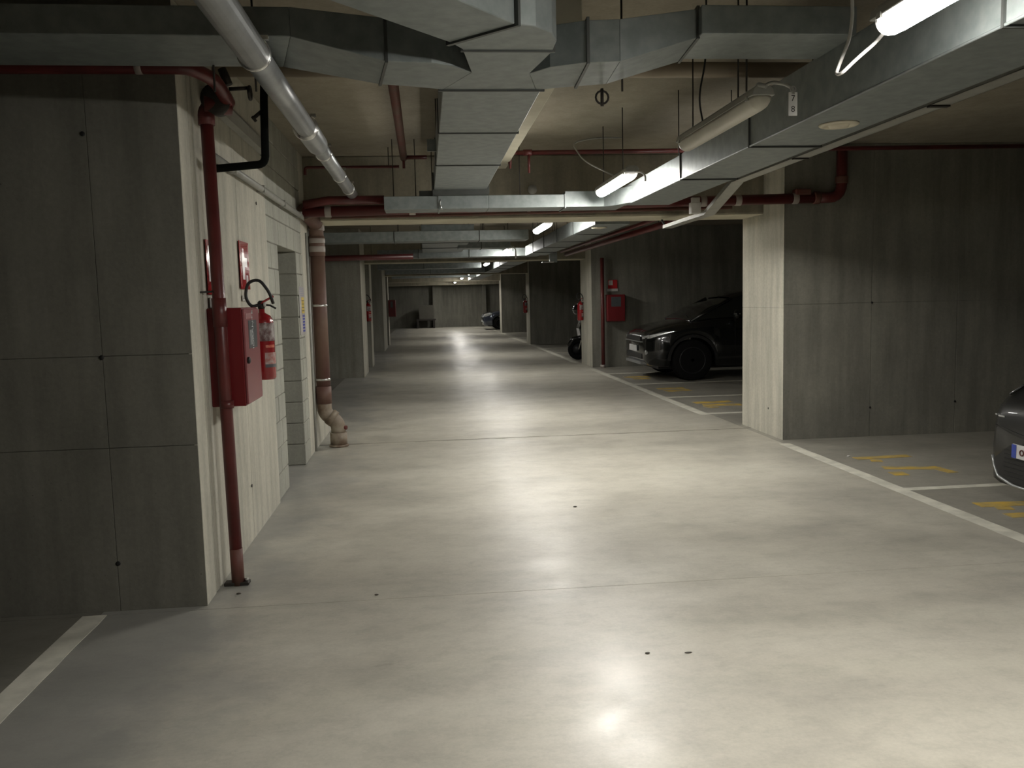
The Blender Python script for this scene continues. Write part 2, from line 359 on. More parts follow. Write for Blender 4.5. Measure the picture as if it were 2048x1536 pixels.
# ---- painted lines (flat paint on the floor)
NS = [0]
def strip(name, pts, mat=WHITE, h=.0010):
    NS[0] += 1; h += NS[0]*.00006
    return obj(name, MB().prism(pts, .0002, h), mat, fl)
def line(x0, y0, x1, y1, wd, name='stall_line', mat=WHITE):
    d = Vector((x1-x0, y1-y0)).normalized(); n = Vector((-d.y, d.x))*wd/2; N = max(2, int(math.hypot(x1-x0, y1-y0)/.12))
    L = []; R_ = []
    for i in range(N+1):
        t = i/N; p = Vector((x0, y0)).lerp(Vector((x1, y1)), t)
        L.append(tuple(p+n*(1+random.uniform(-.05, .05)))); R_.append(tuple(p-n*(1+random.uniform(-.05, .05))))
    strip(name, R_+L[::-1], mat)
line(3.500, 1.0, 3.500, 8.05, .115)
line(3.42, 10.25, 3.40, 17.6, .11); line(3.39, 19.1, 3.37, 27.5, .11); line(3.33, 28.6, 3.31, 37.6, .11); line(3.3, 38.7, 3.3, 47.5, .11)
for y in (3.62, 5.97, 10.33, 12.13, 14.12, 16.22, 20.8, 23.0, 25.2, 30.6, 33.0, 40.6, 43, 45): line(3.45, y, 8.2, y, .085 if y < 7 else .10)
line(-1.64, 1.2, -1.665, 4.235, .115)
# worn yellow bay numbers
for (ax, ay, bx, by, wd) in ((3.78, 7.17, 4.30, 7.19, .07), (3.80, 6.74, 4.26, 6.62, .07), (3.74, 6.50, 3.86, 6.49, .09), (4.24, 6.44, 4.20, 6.70, .06), (3.86, 7.05, 3.95, 7.02, .06),
                             (3.75, 5.43, 4.2, 5.40, .08), (3.76, 5.13, 4.2, 5.12, .07), (4.18, 5.0, 4.18, 5.2, .07), (3.82, 5.33, 3.92, 5.30, .06),
                             (3.66, 11.40, 4.2, 11.42, .12), (3.70, 11.15, 4.2, 11.05, .12), (3.68, 10.9, 3.8, 10.95, .12), (3.66, 13.3, 4.1, 13.3, .12), (3.7, 12.95, 4.1, 13.0, .14), (3.62, 15.4, 4.1, 15.4, .14), (3.7, 15.05, 4.0, 15.05, .14)):
    line(ax, ay, bx, by, wd*1.5, 'bay_number_stroke', YELLOW)

# ------------------------------------------------------------------ lamps
def make_lamp(label, x, y0, y1, lit, zb=2.392, rods=True, group=None):
    L = y1-y0; t = thing('tube_lamp', label, 'lamp', (x, (y0+y1)/2, zb+.05), group)
    r = .05; n = 12; prof = []
    # diffuser: rounded lower trough with round ends
    vs = []; fs = []; S = [.04, .08, L/2, L-.08, L-.04]; K = [.97, 1, 1, 1, .97]
    for s_, k_ in zip(S, K):
        for j in range(n+1):
            a = math.pi + math.pi*j/n; vs.append((x+math.cos(a)*r*k_, y0+s_, zb+.055+math.sin(a)*.055*k_))
    m = n+1
    for i in range(len(S)-1):
        for j in range(n): fs.append((i*m+j, i*m+j+1, (i+1)*m+j+1, (i+1)*m+j))
        fs.append((i*m+n, i*m, (i+1)*m, (i+1)*m+n))
    for sg, e in ((1, y0), (-1, y1)):
        v2 = []; S2 = [.04, .02, .008, 0]; K2 = [.97, .88, .70, .42]
        for s_, k_ in zip(S2, K2):
            for j in range(n+1):
                a = math.pi + math.pi*j/n; v2.append((x+math.cos(a)*r*k_, e+sg*s_, zb+.055+math.sin(a)*.055*k_))
        f2 = []
        for i in range(len(S2)-1):
            for j in range(n): f2.append((i*m+j, i*m+j+1, (i+1)*m+j+1, (i+1)*m+j))
            f2.append((i*m+n, i*m, (i+1)*m, (i+1)*m+n))
        f2 += [tuple((len(S2)-1)*m+j for j in range(m))]
        obj('end_cap', MB().add(v2, f2, True), GLOW_END if lit else DIFF_OFF, t)
    obj('diffuser', MB().add(vs, fs, True), (GLOW if y0 < 9 else GLOW_M if y0 < 18 else GLOW_F) if lit else DIFF_OFF, t)
    obj('housing', MB().extr([(x-.052, zb+.056), (x+.052, zb+.056), (x+.045, zb+.085), (x+.028, zb+.10), (x-.028, zb+.10), (x-.045, zb+.085)], 'xz', y0-.005, y1+.005), GREY_P, t, bevel=.003)
    for yy in (y0+.06, y1-.06): obj('end_clip', MB().box((x-.056, yy-.012, zb+.045), (x+.056, yy+.012, zb+.064)), GREY_P, t)
    if rods:
        for yy in (y0+.30, y1-.15): obj('hanger_rod', MB().tube([(x, yy, zb+.10), (x, yy, CZ)], .004, 6), DARKSTEEL, t)
    return t
G = 'lit tube lamps receding down the lane'
l0 = make_lamp('lit white tube lamp at the top edge with a hanging cable loop', 1.494, 1.55, 2.69, True, 2.297)
obj('cable', MB().tube([(1.494, 2.673, 2.328), (1.485, 2.72, 2.30), (1.44, 2.77, 2.256), (1.41, 2.81, 2.22), (1.41, 2.845, 2.229), (1.44, 2.88, 2.274), (1.494, 2.92, 2.364), (1.53, 2.97, 2.46), (1.54, 3.0, 2.6), (1.54, 3.0, CZ)], .006, 8, .03), WHITE_P, l0)
l1 = make_lamp('unlit tube lamp with a white tag hanging from its end', 1.494, 3.68, 4.81, False, 2.297)
obj('cable', MB().tube([(1.494, 3.68, 2.391), (1.512, 3.627, 2.396), (1.557, 3.6, 2.382), (1.589, 3.597, 2.364), (1.589, 3.592, 2.337)], .008, 8, .02), GREY_P, l1)
obj('cable', MB().tube([(1.494, 3.717, 2.396), (1.467, 3.68, 2.4), (1.494, 3.645, 2.382)], .010, 8, .02), GREY_P, l1)
obj('cable', MB().tube([(1.467, 4.41, 2.382), (1.413, 4.32, 2.49), (1.44, 4.275, 2.67), (1.44, 4.275, CZ)], .005, 6, .08), BLACK, l1)
tg = thing('hanging_tag', 'small white number tag hanging from the unlit lamp', 'tag', (1.589, 3.591, 2.297))
obj('plate', MB().box((1.569, 3.589, 2.247), (1.609, 3.593, 2.346)), WHITE_P, tg, bevel=.002)
obj('loop', MB().ring((1.589, 3.591, 2.358), .012, .003, 'y', 16, 6), GREY_P, tg)
text('7', .036, DARKSTEEL, tg, (1.589, 3.5885, 2.319), (1, 0, 0), (0, 0, 1)); text('8', .036, DARKSTEEL, tg, (1.589, 3.5885, 2.274), (1, 0, 0), (0, 0, 1))
l2 = make_lamp('lit tube lamp in front of the first beam above the cross duct', 1.57, 6.35, 7.52, True, 2.365)
obj('cable', MB().tube([(1.59, 6.35, 2.42), (1.63, 6.30, 2.41), (1.65, 6.28, 2.38), (1.65, 6.28, 2.34)], .008, 8, .02), WHITE_P, l2)
obj('cable', MB().tube([(1.57, 6.9, 2.46), (1.33, 7.0, 2.60), (1.28, 7.3, 2.80), (1.5, 7.4, 2.86), (1.75, 7.4, 2.86)], .006, 6, .1), GREY_P, l2)
make_lamp('lit tube lamp just beyond the first beam', 1.49, 10.10, 11.30, True, 2.335)
l4 = make_lamp('lit tube lamp with a white cable dropping from its end, near the second beam', 1.62, 16.1, 17.3, True)
obj('cable', MB().tube([(1.68, 16.1, 2.47), (1.72, 16.05, 2.42), (1.72, 16.05, 2.25)], .014, 8, .04), WHITE_P, l4)
make_lamp('lit tube lamp right behind the second beam', 1.66, 22.2, 23.4, True)
make_lamp('lit tube lamp at mid distance standing a little apart', 1.62, 30.2, 31.4, True)
make_lamp('small lit lamp, third from the far end', 1.62, 36.6, 37.8, True)
make_lamp('small lit lamp, second from the far end', 1.62, 41.0, 42.2, True)
make_lamp('tiny lit lamp closest to the far end wall', 1.62, 45.0, 46.2, True)

# ------------------------------------------------------------------ ducts
def duct(name, label, axis, lo, hi, seams, base=None, flange=.022, ft=.012, zsag=0):
    """lo/hi opposite corners; seams positions along the axis (0 x, 1 y)"""
    t = thing(name, label, 'duct', base or ((lo[0]+hi[0])/2, (lo[1]+hi[1])/2, lo[2]))
    ss = [lo[axis]] + list(seams) + [hi[axis]]
    for i in range(len(ss)-1):
        a = list(lo); b = list(hi); a[axis] = ss[i]; b[axis] = ss[i+1]
        obj('duct_section', MB().box(a, b), GALV, t, bevel=.004)
    for s_ in seams:
        a = [v-flange*.45 for v in lo]; b = [v+flange*.45 for v in hi]; a[axis] = s_-ft/2; b[axis] = s_+ft/2
        obj('flange', MB().box(a, b), GALV_D, t, bevel=.001)
        o_ = 1-axis; p = [0, 0, 0]; p[axis] = s_+.05
        for e in (lo[o_]+.01, hi[o_]-.01):
            p[o_] = e; obj('hanger_rod', MB().tube([(p[0], p[1], hi[2]-.01), (p[0], p[1], CZ)], .004, 6), DARKSTEEL, t)
    return t
md = duct('main_duct', 'long galvanised duct with a round vent running beside the near lamps', 1, (1.84, 6.02, 2.317), (2.25, 7.72, 2.49), [])
for a, b in ((-4.5, 1.0), (1.0, 2.6), (2.6, 4.72)): obj('duct_section', MB().box((1.84, a, 2.317), (2.25, b, 2.575)), GALV, md, bevel=.004)
obj('duct_section', MB().extr([(4.72, 2.317), (6.02, 2.317), (6.02, 2.49), (4.72, 2.575)], 'yz', 1.84, 2.25), GALV, md, bevel=.003)
for a, b in ((1.0, 2.575), (2.6, 2.575), (4.72, 2.575), (6.02, 2.49)): obj('flange', MB().box((1.83, a-.006, 2.307), (2.26, a+.006, b+.01)), GALV_D, md)
for a in (1.1, 2.7, 4.8, 6.1):
    for e in (1.85, 2.24): obj('hanger_rod', MB().tube([(e, a, 2.48), (e, a, CZ)], .004, 6), DARKSTEEL, md)
v = obj('vent_disc', MB().lathe([(.095, 2.317), (.095, 2.311), (.085, 2.306), (.066, 2.306), (.060, 2.313), (.05, 2.313), (.045, 2.300), (.0, 2.298)][:-1]+[(.02, 2.298)], (2.06, 4.12, 0), 'z', 28), CREAM, md)
# the edge bead along the lower corner
obj('corner_bead', MB().tube([(1.838, -4.5, 2.316), (1.838, 7.7, 2.316)], .006, 6), GALV, md)
# taper from main duct into the cross duct
cx = thing('cross_duct', 'shallow galvanised duct crossing the lane in front of the red pipes', 'duct', (.7, 7.9, 2.31))
obj('duct_section', MB().prism([(1.84, 7.45), (1.84, 8.12), (1.30, 8.12), (1.30, 7.79), (1.66, 7.79), (1.74, 7.70)], 2.317, 2.46), GALV, cx, bevel=.003)
for a, b in ((-.335, .155), (.155, .60), (.60, 1.30)): obj('duct_section', MB().box((a, 7.79, 2.317), (b, 8.12, 2.433)), GALV, cx, bevel=.004)
for s_ in (.155, 1.30): obj('flange', MB().box((s_-.006, 7.78, 2.308), (s_+.006, 8.13, 2.436)), GALV, cx)
obj('clip', MB().tube([(.17, 7.785, 2.40), (.16, 7.775, 2.36), (.18, 7.77, 2.31)], .006, 6, .02), CHROME, cx)
obj('support_box', MB().box((-.02, 7.80, 2.427), (.10, 7.95, 2.48)), GALV_D, cx)
for xx in (-.25, -.05, .1, .9): obj('hanger_rod', MB().tube([(xx, 7.9, 2.42), (xx, 7.9, CZ)], .004, 6), DARKSTEEL, cx)
# centre duct with branches and diagonal trunk
ZD = 2.47; ZT = 2.64
cdct = duct('centre_duct', 'galvanised duct hanging under the ceiling in the middle of the lane', 1, (.113, 4.072, ZD), (.576, 7.66, 2.66), [5.10, 6.30], flange=.014)
obj('duct_section', MB().box((.10, 7.66, 2.43), (.60, 7.9, 2.62)), GALV_D, cdct)
obj('grille_flap', MB().box((.05, 6.0, 2.52), (.112, 6.02, 2.60)), GALV, cdct)
tr = thing('branching_duct', 'galvanised trunk duct splitting left and right at the top of the picture', 'duct', (.3, 3.6, ZD))
obj('duct_section', MB().prism([(-.49, 2.655), (-.265, 2.43), (.351, 3.118), (.127, 3.34)], ZD, [ZD+.42]*4), GALV, tr, bevel=.003)
obj('duct_section', MB().prism([(.127, 3.34), (.351, 3.118), (.43, 3.145), (.50, 3.22), (.532, 3.32), (.535, 3.46), (.179, 3.431)], ZD, ZD+.42), GALV, tr, bevel=.003)
obj('duct_section', MB().prism([(.179, 3.431), (.535, 3.46), (.485, 3.783), (.55, 4.07), (.115, 4.07), (.232, 3.768)], ZD, ZT), GALV, tr, bevel=.002)
obj('flange', MB().prism([(.112, 3.352), (.362, 3.106), (.372, 3.116), (.124, 3.364)], ZD-.008, ZD+.43), GALV_D, tr)
obj('flange', MB().box((.172, 3.437, ZD-.006), (.545, 3.449, ZD+.43)), GALV_D, tr)
obj('flange', MB().box((.095, 4.066, ZD-.008), (.59, 4.078, ZT+.03)), GALV_D, tr)
# left branch: curved outlet, ramp rising to the shallower outer run
obj('duct_section', MB().prism([(.232, 3.768), (.115, 4.068), (.0, 4.02), (-.166, 3.97), (-.12, 3.60), (.06, 3.62), (.15, 3.67)], ZD, ZT), GALV, tr, bevel=.002)
def skew(pts, x, dx): return pts
ob = MB().add([(-.12, 3.60, ZD), (-.166, 3.97, ZD), (-.60, 4.05, 2.565), (-.50, 3.60, 2.565), (-.12, 3.60, ZT), (-.166, 3.97, ZT), (-.60, 4.05, 2.68), (-.50, 3.60, 2.68)],
              [(0, 1, 2, 3), (4, 7, 6, 5), (0, 3, 7, 4), (1, 5, 6, 2), (0, 4, 5, 1), (2, 6, 7, 3)])
obj('duct_section', ob, GALV, tr, bevel=.002)
obj('duct_section', MB().prism([(-.50, 3.60), (-.60, 4.05), (-4.5, 3.99), (-4.5, 3.54)], 2.565, 2.68), GALV, tr, bevel=.003)
obj('flange', MB().prism([(-.128, 3.595), (-.174, 3.98), (-.162, 3.98), (-.116, 3.595)], ZD-.006, ZT+.01), GALV_D, tr)
# right branch
obj('duct_section', MB().prism([(.485, 3.783), (.56, 3.68), (.70, 3.61), (.84, 3.59), (.86, 3.965), (.66, 4.03), (.57, 4.07), (.55, 4.068)], ZD, ZT), GALV, tr, bevel=.002)
ob = MB().add([(.84, 3.59, ZD), (1.17, 3.58, 2.565), (1.20, 3.94, 2.565), (.86, 3.965, ZD), (.84, 3.59, ZT), (1.17, 3.58, 2.68), (1.20, 3.94, 2.68), (.86, 3.965, ZT)],
              [(0, 3, 2, 1), (4, 5, 6, 7), (0, 1, 5, 4), (1, 2, 6, 5), (2, 3, 7, 6), (3, 0, 4, 7)])
obj('duct_section', ob, GALV, tr, bevel=.002)
obj('duct_section', MB().box((1.17, 3.53, 2.565), (1.838, 3.90, 2.68)), GALV, tr, bevel=.003)
obj('flange', MB().prism([(.715, 3.595), (.735, 4.02), (.723, 4.02), (.703, 3.595)][::-1], ZD-.008, ZT+.01), GALV_D, tr)
obj('flange', MB().prism([(1.175, 3.57), (1.205, 3.95), (1.193, 3.95), (1.163, 3.57)][::-1], 2.558, 2.69), GALV_D, tr)
obj('drain_valve', MB().ring((.86, 4.05, 2.43), .03, .005, 'y', 14, 6).tube([(.86, 4.05, 2.47), (.86, 4.05, 2.39)], .008, 8), DARKSTEEL, tr)
for xx in (-.72, -.9, .95, 1.55): obj('hanger_rod', MB().tube([(xx, 4.02, 2.45), (xx, 4.02, CZ)], .005, 6), DARKSTEEL, tr)

# further bays: repeat the pattern, one run per bay
duct('main_duct', 'galvanised duct with a vent beyond the first beam', 1, (1.97, 9.75, 2.32), (2.38, 16.6, 2.50), [11.2, 12.6, 14.0, 15.4])
obj('vent_disc', MB().lathe([(.095, 2.32), (.095, 2.312), (.06, 2.308), (.04, 2.302)], (2.10, 10.15, 0), 'z', 24), CREAM, bpy.data.objects['main_duct.001'])
duct('cross_duct', 'pale cross duct running left from the lamp beyond the first beam', 0, (-1.6, 12.2, 2.335), (1.5, 12.6, 2.475), [-.4, .8])
duct('cross_duct', 'cross duct brightly lit by a lamp before the second beam', 0, (-.9, 16.95, 2.34), (2.3, 17.4, 2.50), [-.1, .9])
duct('centre_duct', 'short galvanised duct stub between the cross ducts beyond the first beam', 1, (-.02, 12.65, 2.43), (.75, 16.9, 2.60), [14.0, 15.4])
duct('dark_duct', 'dark box duct under the ceiling left of the fourth lamp', 0, (.6, 14.8, 2.38), (1.5, 15.2, 2.55), [1.0])
duct('main_duct', 'galvanised duct beyond the second beam', 1, (1.9, 19.5, 2.33), (2.35, 27.2, 2.50), [21.5, 23.5, 25.5])
duct('cross_duct', 'lit cross duct behind the second beam', 0, (-1.2, 22.6, 2.33), (1.5, 23.0, 2.48), [0.0])
duct('cross_duct', 'cross duct in front of the third beam', 0, (-1.2, 26.8, 2.34), (1.9, 27.2, 2.5), [0.2])
duct('main_duct', 'far galvanised duct beyond the third beam', 1, (1.9, 29.2, 2.33), (2.35, 37.4, 2.50), [32, 35])
duct('cross_duct', 'dim cross duct beyond the third beam', 0, (-1.2, 32.0, 2.34), (1.9, 32.4, 2.5), [0.2])

# ------------------------------------------------------------------ cable trays and boxes
ct = thing('cable_tray', 'grey perforated cable tray right of the long duct, dipping under the beam', 'cable tray', (2.36, 4, 2.30))
def tray_seg(a, b, wd, h=.035, name='tray_section', parent=ct):
    a = Vector(a); b = Vector(b); d = (b-a); s_ = Vector((wd/2, 0, 0)); u = Vector((0, 0, h)); t = Vector((0, 0, .003)); k = Vector((.004, 0, 0))
    m = MB()
    for (p0, p1, q0, q1) in ((-s_, s_, Vector(), t), (-s_, -s_+k, Vector(), u), (s_-k, s_, Vector(), u)):
        vs = [a+p0+q0, a+p1+q0, b+p1+q0, b+p0+q0]; hgt = q1
        vs += [x+hgt for x in vs]
        m.add(vs, [(0, 3, 2, 1), (4, 5, 6, 7), (0, 1, 5, 4), (1, 2, 6, 5), (2, 3, 7, 6), (3, 0, 4, 7)])
    return obj(name, m, M('tray_zinc', (.38, .38, .34), (.33, .33, .30), 12, .45, .5), parent)
tray_seg((2.45, -4, 2.36), (2.45, 3.3, 2.36), .10); tray_seg((2.45, 3.3, 2.36), (2.455, 6.57, 2.36), .10)
tray_seg((2.46, 6.57, 2.36), (2.55, 7.50, 2.20), .10); tray_seg((2.55, 7.50, 2.20), (2.585, 8.95, 2.20), .10)
obj('tray_cable', MB().tube([(2.43, -4, 2.38), (2.43, 6.57, 2.38), (2.53, 7.5, 2.22), (2.57, 8.95, 2.22), (2.57, 9.1, 2.30)], .012, 8), BLACK, ct)
for y in (3.9, 5.4):
    obj('tray_bracket', MB().box((2.40, y, 2.352), (2.50, y+.03, 2.36)), DARKSTEEL, ct); obj('hanger_rod', MB().tube([(2.49, y+.015, 2.355), (2.49, y+.015, CZ)], .004, 6), DARKSTEEL, ct)
jb = thing('junction_box', 'small white junction box under the first beam beside the tray', 'box', (2.45, 7.62, 2.25))
obj('box_body', MB().box((2.42, 7.60, 2.225), (2.51, 7.68, 2.325)), WHITE_P, jb, bevel=.004); obj('lid', MB().box((2.425, 7.592, 2.23), (2.505, 7.60, 2.32)), WHITE_P, jb)
jb = thing('junction_box', 'white box higher up beside the sloping tray', 'box', (2.62, 8.2, 2.36))
obj('box_body', MB().box((2.585, 8.1, 2.355), (2.665, 8.2, 2.425)), WHITE_P, jb, bevel=.004); obj('lid', MB().box((2.59, 8.092, 2.36), (2.66, 8.1, 2.42)), WHITE_P, jb)
lt = thing('cable_tray', 'short grey tray fixed high on the left wall behind the standpipe', 'cable tray', (-1.08, 5.7, 2.6))
m = MB().box((X0, 4.75, 2.57), (X0+.05, 6.4, 2.575)).box((X0+.045, 4.75, 2.575), (X0+.05, 6.4, 2.65)).box((X0, 4.75, 2.645), (X0+.05, 6.4, 2.65))
obj('tray_section', m, GREY_P, lt); obj('end_fitting', MB().box((X0, 6.38, 2.56), (X0+.06, 6.44, 2.66)), GALV, lt)
cn = thing('conduit', 'thin grey conduit running along the left wall to the drain pipe', 'conduit', (X0+.02, 6.8, 2.30))
obj('conduit_tube', MB().tube([(X0+.025, 4.75, 2.305), (X0+.025, 8.7, 2.305)], .022, 10), GREY_P, cn)
for yy in (5.3, 6.2, 7.1, 8.0): obj('clip', MB().box((X0-.004, yy, 2.28), (X0+.05, yy+.02, 2.332)), GREY_P, cn)

# ------------------------------------------------------------------ pipes
sp = thing('silver_pipe', 'long silver pipe slanting across the upper left with collars', 'pipe', (-.637, 5, 2.45))
SPX, SPZ = -.637, 2.50
def spz(y): return 2.478+.003*(y-2)
obj('pipe_section', MB().tube([(SPX, -3, spz(-3)), (SPX, 3.56, spz(3.56))], .060, 24), STEELPIPE, sp)
obj('pipe_section', MB().tube([(SPX, 3.52, spz(3.5)), (SPX, 5.0, spz(5.0))], .055, 24), STEELPIPE, sp)
obj('socket', MB().lathe([(.055, 0), (.066, .02), (.066, .52), (.060, .56), (.052, .58)], (SPX, 5.0, spz(5.2)), 'y', 24), STEELPIPE, sp)
obj('pipe_section', MB().tube([(SPX, 5.5, spz(5.5)), (SPX, 8.12, spz(8.1))], .050, 24), STEELPIPE, sp)
for yy, rr in ((3.54, .064), (5.0, .069), (5.85, .053), (6.9, .053), (7.7, .053)):
    obj('collar', MB().lathe([(rr, 0), (rr+.003, .004), (rr+.003, .018), (rr, .022)], (SPX, yy, spz(yy)), 'y', 24), CHROME, sp)
    obj('clamp_lug', MB().box((SPX+rr*.45, yy, spz(yy)+rr*.85), (SPX+rr*.45+.03, yy+.02, spz(yy)+rr*.85+.016)), CHROME, sp)
# red pipes along the beam
PY = 8.185
rp = thing('red_header_pipe', 'long red pipe running along the front of the first beam', 'pipe', (1.5, PY, 2.40))
def pz(x): return 2.345+.014*(x+1)
obj('pipe_run', MB().tube([(-1.10, PY, pz(-1)), (3.98, PY, pz(4))], .050, 18), RED, rp)
for x in (-.90, -.12, 2.69, 3.04, 3.62):
    obj('cream_band', MB().lathe([(.051, 0), (.053, .004), (.053, .056), (.051, .06)], (x, PY, pz(x)), 'x', 18), BAND, rp)
obj('coupling', MB().lathe([(.056, 0), (.056, .03)], (1.0, PY, pz(1)), 'x', 18), RED, rp)
obj('pipe_elbow', MB().tube([(3.85, PY, pz(4)), (4.13, PY, pz(4)), (4.13, PY, 2.90)], .052, 16, .14), RED, rp)
obj('pipe_collar', MB().lathe([(.060, 0), (.062, .01), (.062, .05), (.060, .06)], (3.84, PY, pz(4)), 'x', 18).lathe([(.060, 2.55), (.062, 2.56), (.062, 2.61), (.06, 2.62)], (4.13, PY, 0), 'z', 18), REDRUST, rp)
obj('valve_body', MB().box((3.64, PY-.05, 2.44), (3.80, PY+.05, 2.50)), REDRUST, rp, bevel=.01)
rp2 = thing('upper_red_pipe', 'short dark red pipe above the header pipe where the silver pipe ends', 'pipe', (-.7, 8.1, 2.44))
obj('pipe_run', MB().tube([(-1.08, 8.12, 2.405), (-.85, 8.10, 2.44), (-.345, 8.10, 2.44)], .040, 16), RED, rp2)
rp3 = thing('thin_red_pipe', 'slim brown pipe below the header pipe along the beam', 'pipe', (1.5, 8.70, 2.35))
obj('pipe_run', MB().tube([(-.9, 8.70, 2.345), (3.2, 8.70, 2.385)], .018, 10), REDRUST, rp3)
# sprinkler pipes near the ceiling
s1 = thing('sprinkler_pipe', 'thin red sprinkler pipe crossing under the ceiling before the beam', 'pipe', (1.6, 7.72, 2.8))
obj('pipe_run', MB().tube([(.86, 7.76, 2.80), (5.6, 7.60, 2.80)], .020, 10), RED, s1)
obj('tee', MB().tube([(.92, 7.76, 2.80), (1.0, 7.755, 2.80)], .028, 10), RED, s1)
for x, z in ((.97, 2.62), (.80, 2.66), (3.5, 2.7)): obj('sprinkler_drop', MB().tube([(x, 7.75, 2.80), (x, 7.75, z)], [.014, .010], 8), RED, s1)
obj('pipe_elbow', MB().tube([(.86, 7.76, 2.80), (.80, 7.76, 2.80), (.80, 7.76, 2.7)], .016, 8, .03), RED, s1)
s2 = thing('sprinkler_pipe', 'rusty red sprinkler pipe running away from the left branch duct', 'pipe', (-.148, 6, 2.8))
obj('pipe_run', MB().tube([(-.145, 4.5, 2.80), (-.15, 8.0, 2.80)], .032, 12), REDRUST, s2)
obj('sprinkler_drop', MB().tube([(-.15, 7.95, 2.80), (-.15, 7.95, 2.70)], .012, 8), RED, s2)
obj('cross_piece', MB().tube([(-.15, 7.9, 2.79), (.06, 7.9, 2.79)], .018, 8), RED, s2)
s3 = thing('sprinkler_pipe', 'thin dark red pipe with a bent end high on the left', 'pipe', (-.7, 8.2, 2.78))
obj('pipe_run', MB().tube([(-.2, 8.3, 2.77), (-1.08, 8.3, 2.77), (-1.08, 8.3, 2.70)], .014, 8, .03), RED, s3)
for xx in (-.9, -.3): obj('hanger_rod', MB().tube([(xx, 8.3, 2.77), (xx, 8.3, CZ)], .004, 6), DARKSTEEL, s3)
bp = thing('beige_pipe', 'beige pipe crossing under the ceiling behind the branch ducts', 'pipe', (.5, 5.1, 2.81))
obj('pipe_run', MB().tube([(X0, 5.10, 2.83), (5.5, 5.10, 2.83)], .045, 16), BEIGE_PIPE, bp)
al = thing('alarm_bell', 'small round grey detector on the far side above the cross duct', 'detector', (1.1, 8.70, 2.60))
obj('detector_body', MB().lathe([(.045, -.03), (.048, -.01), (.040, .02), (.022, .03)], (1.12, 8.735, 2.595), 'y', 18), GREY_P, al)
# standpipe at the near left corner
st = thing('standpipe', 'red standpipe rising from the floor in front of the fire cabinet', 'pipe', (-1.06, 4.60, 0))
obj('pipe_run', MB().tube([(-1.056, 4.60, .03), (-1.080, 4.60, 2.44)], .0325, 20), RED, st)
obj('pipe_foot', MB().tube([(-1.055, 4.60, .0), (-1.057, 4.60, .20)], .0335, 20), REDRUST, st)
obj('base_clamp', MB().box((-1.125, 4.57, .0), (-.995, 4.63, .018)), DARKSTEEL, st, bevel=.003); obj('base_bolt', MB().lathe([(.012, .018), (.012, .032)], (-1.01, 4.60, 0), 'z', 8), CHROME, st)
obj('coupling', MB().tube([(-1.070, 4.60, 1.39), (-1.072, 4.60, 1.54)], .037, 20), RED, st)
obj('coupling', MB().tube([(-1.061, 4.60, .96), (-1.0605, 4.60, 1.0)], .036, 20), RED, st)
obj('wall_bracket', MB().tube([(-1.07, 4.6, 1.575), (-1.15, 4.5, 1.57)], .005, 6), DARKSTEEL, st)
obj('elbow', MB().tube([(-1.080, 4.60, 2.42), (-1.080, 4.60, 2.50), (-1.02, 4.62, 2.53)], .042, 16, .04), RED, st)
obj('valve_body', MB().lathe([(.045, -.05), (.075, -.045), (.078, 0), (.075, .045), (.045, .05)], (-1.02, 4.60, 2.545), 'y', 20), DARKSTEEL, st)
obj('valve_body', MB().tube([(-1.085, 4.58, 2.52), (-.955, 4.62, 2.52)], .048, 16), RED, st)
obj('upper_run', MB().tube([(-.965, 4.60, 2.53), (-.985, 4.42, 2.60), (-1.06, 4.245, 2.615), (-1.25, 4.235, 2.615), (-5.0, 4.235, 2.615)], .034, 16, .06), RED, st)
obj('band', MB().lathe([(.0365, 0), (.0365, .03)], (-1.30, 4.235, 2.615), 'x', 16), BAND, st)
obj('valve_stem', MB().tube([(-.96, 4.60, 2.62), (-.99, 4.60, 2.70)], .022, 10).tube([(-.96, 4.6, 2.60), (-.86, 4.62, 2.61)], .010, 8), DARKSTEEL, st)
obj('hand_wheel', MB().ring((-.86, 4.62, 2.585), .032, .008, 'x', 18, 6).tube([(-.86, 4.62, 2.555), (-.86, 4.62, 2.615)], .006, 6), DARKSTEEL, st)
bpipe = thing('insulated_pipe', 'black insulated pipe bending down and left behind the silver pipe', 'pipe', (-.83, 4.8, 2.4))
obj('pipe_run', MB().tube([(-1.10, 4.80, 2.232), (-.832, 4.80, 2.255), (-.822, 4.80, 2.60), (-.80, 4.8, CZ)], .021, 14, .04), INSUL, bpipe)
obj('valve_tap', MB().tube([(-.84, 4.8, 2.53), (-.88, 4.78, 2.49)], .010, 8).tube([(-.885, 4.78, 2.50), (-.865, 4.78, 2.475)], .008, 8), DARKSTEEL, bpipe)
# drain pipe
dr = thing('drain_pipe', 'tall brown drain pipe with cream bands and a stepped foot on the left pillar', 'pipe', (-.95, 9.0, 0))
DY = 8.98
obj('pipe_run', MB().tube([(-1.083, DY, .62), (-1.083, DY, 2.02)], .074, 24), DRAIN, dr)
obj('socket', MB().tube([(-1.083, DY, 1.98), (-1.083, DY, 2.18)], .080, 24), DRAIN, dr)
obj('top_elbow', MB().tube([(-1.083, DY, 2.16), (-1.087, DY-.02, 2.32), (-1.09, 8.22, 2.36)], 0.074, 20, .10), DRAIN, dr)
for z, t_ in ((2.02, .055), (2.11, .045), (2.24, .05)):
    obj('cream_band', MB().lathe([(.081, z), (.084, z+.004), (.084, z+t_), (.081, z+t_+.004)], (-1.083, DY, 0), 'z', 24), BAND, dr)
obj('silver_band', MB().lathe([(.075, 1.465), (.079, 1.468), (.079, 1.485), (.075, 1.488)], (-1.083, DY, 0), 'z', 24).lathe([(.075, .70), (.079, .703), (.079, .72), (.075, .723)], (-1.083, DY, 0), 'z', 24), CHROME, dr)
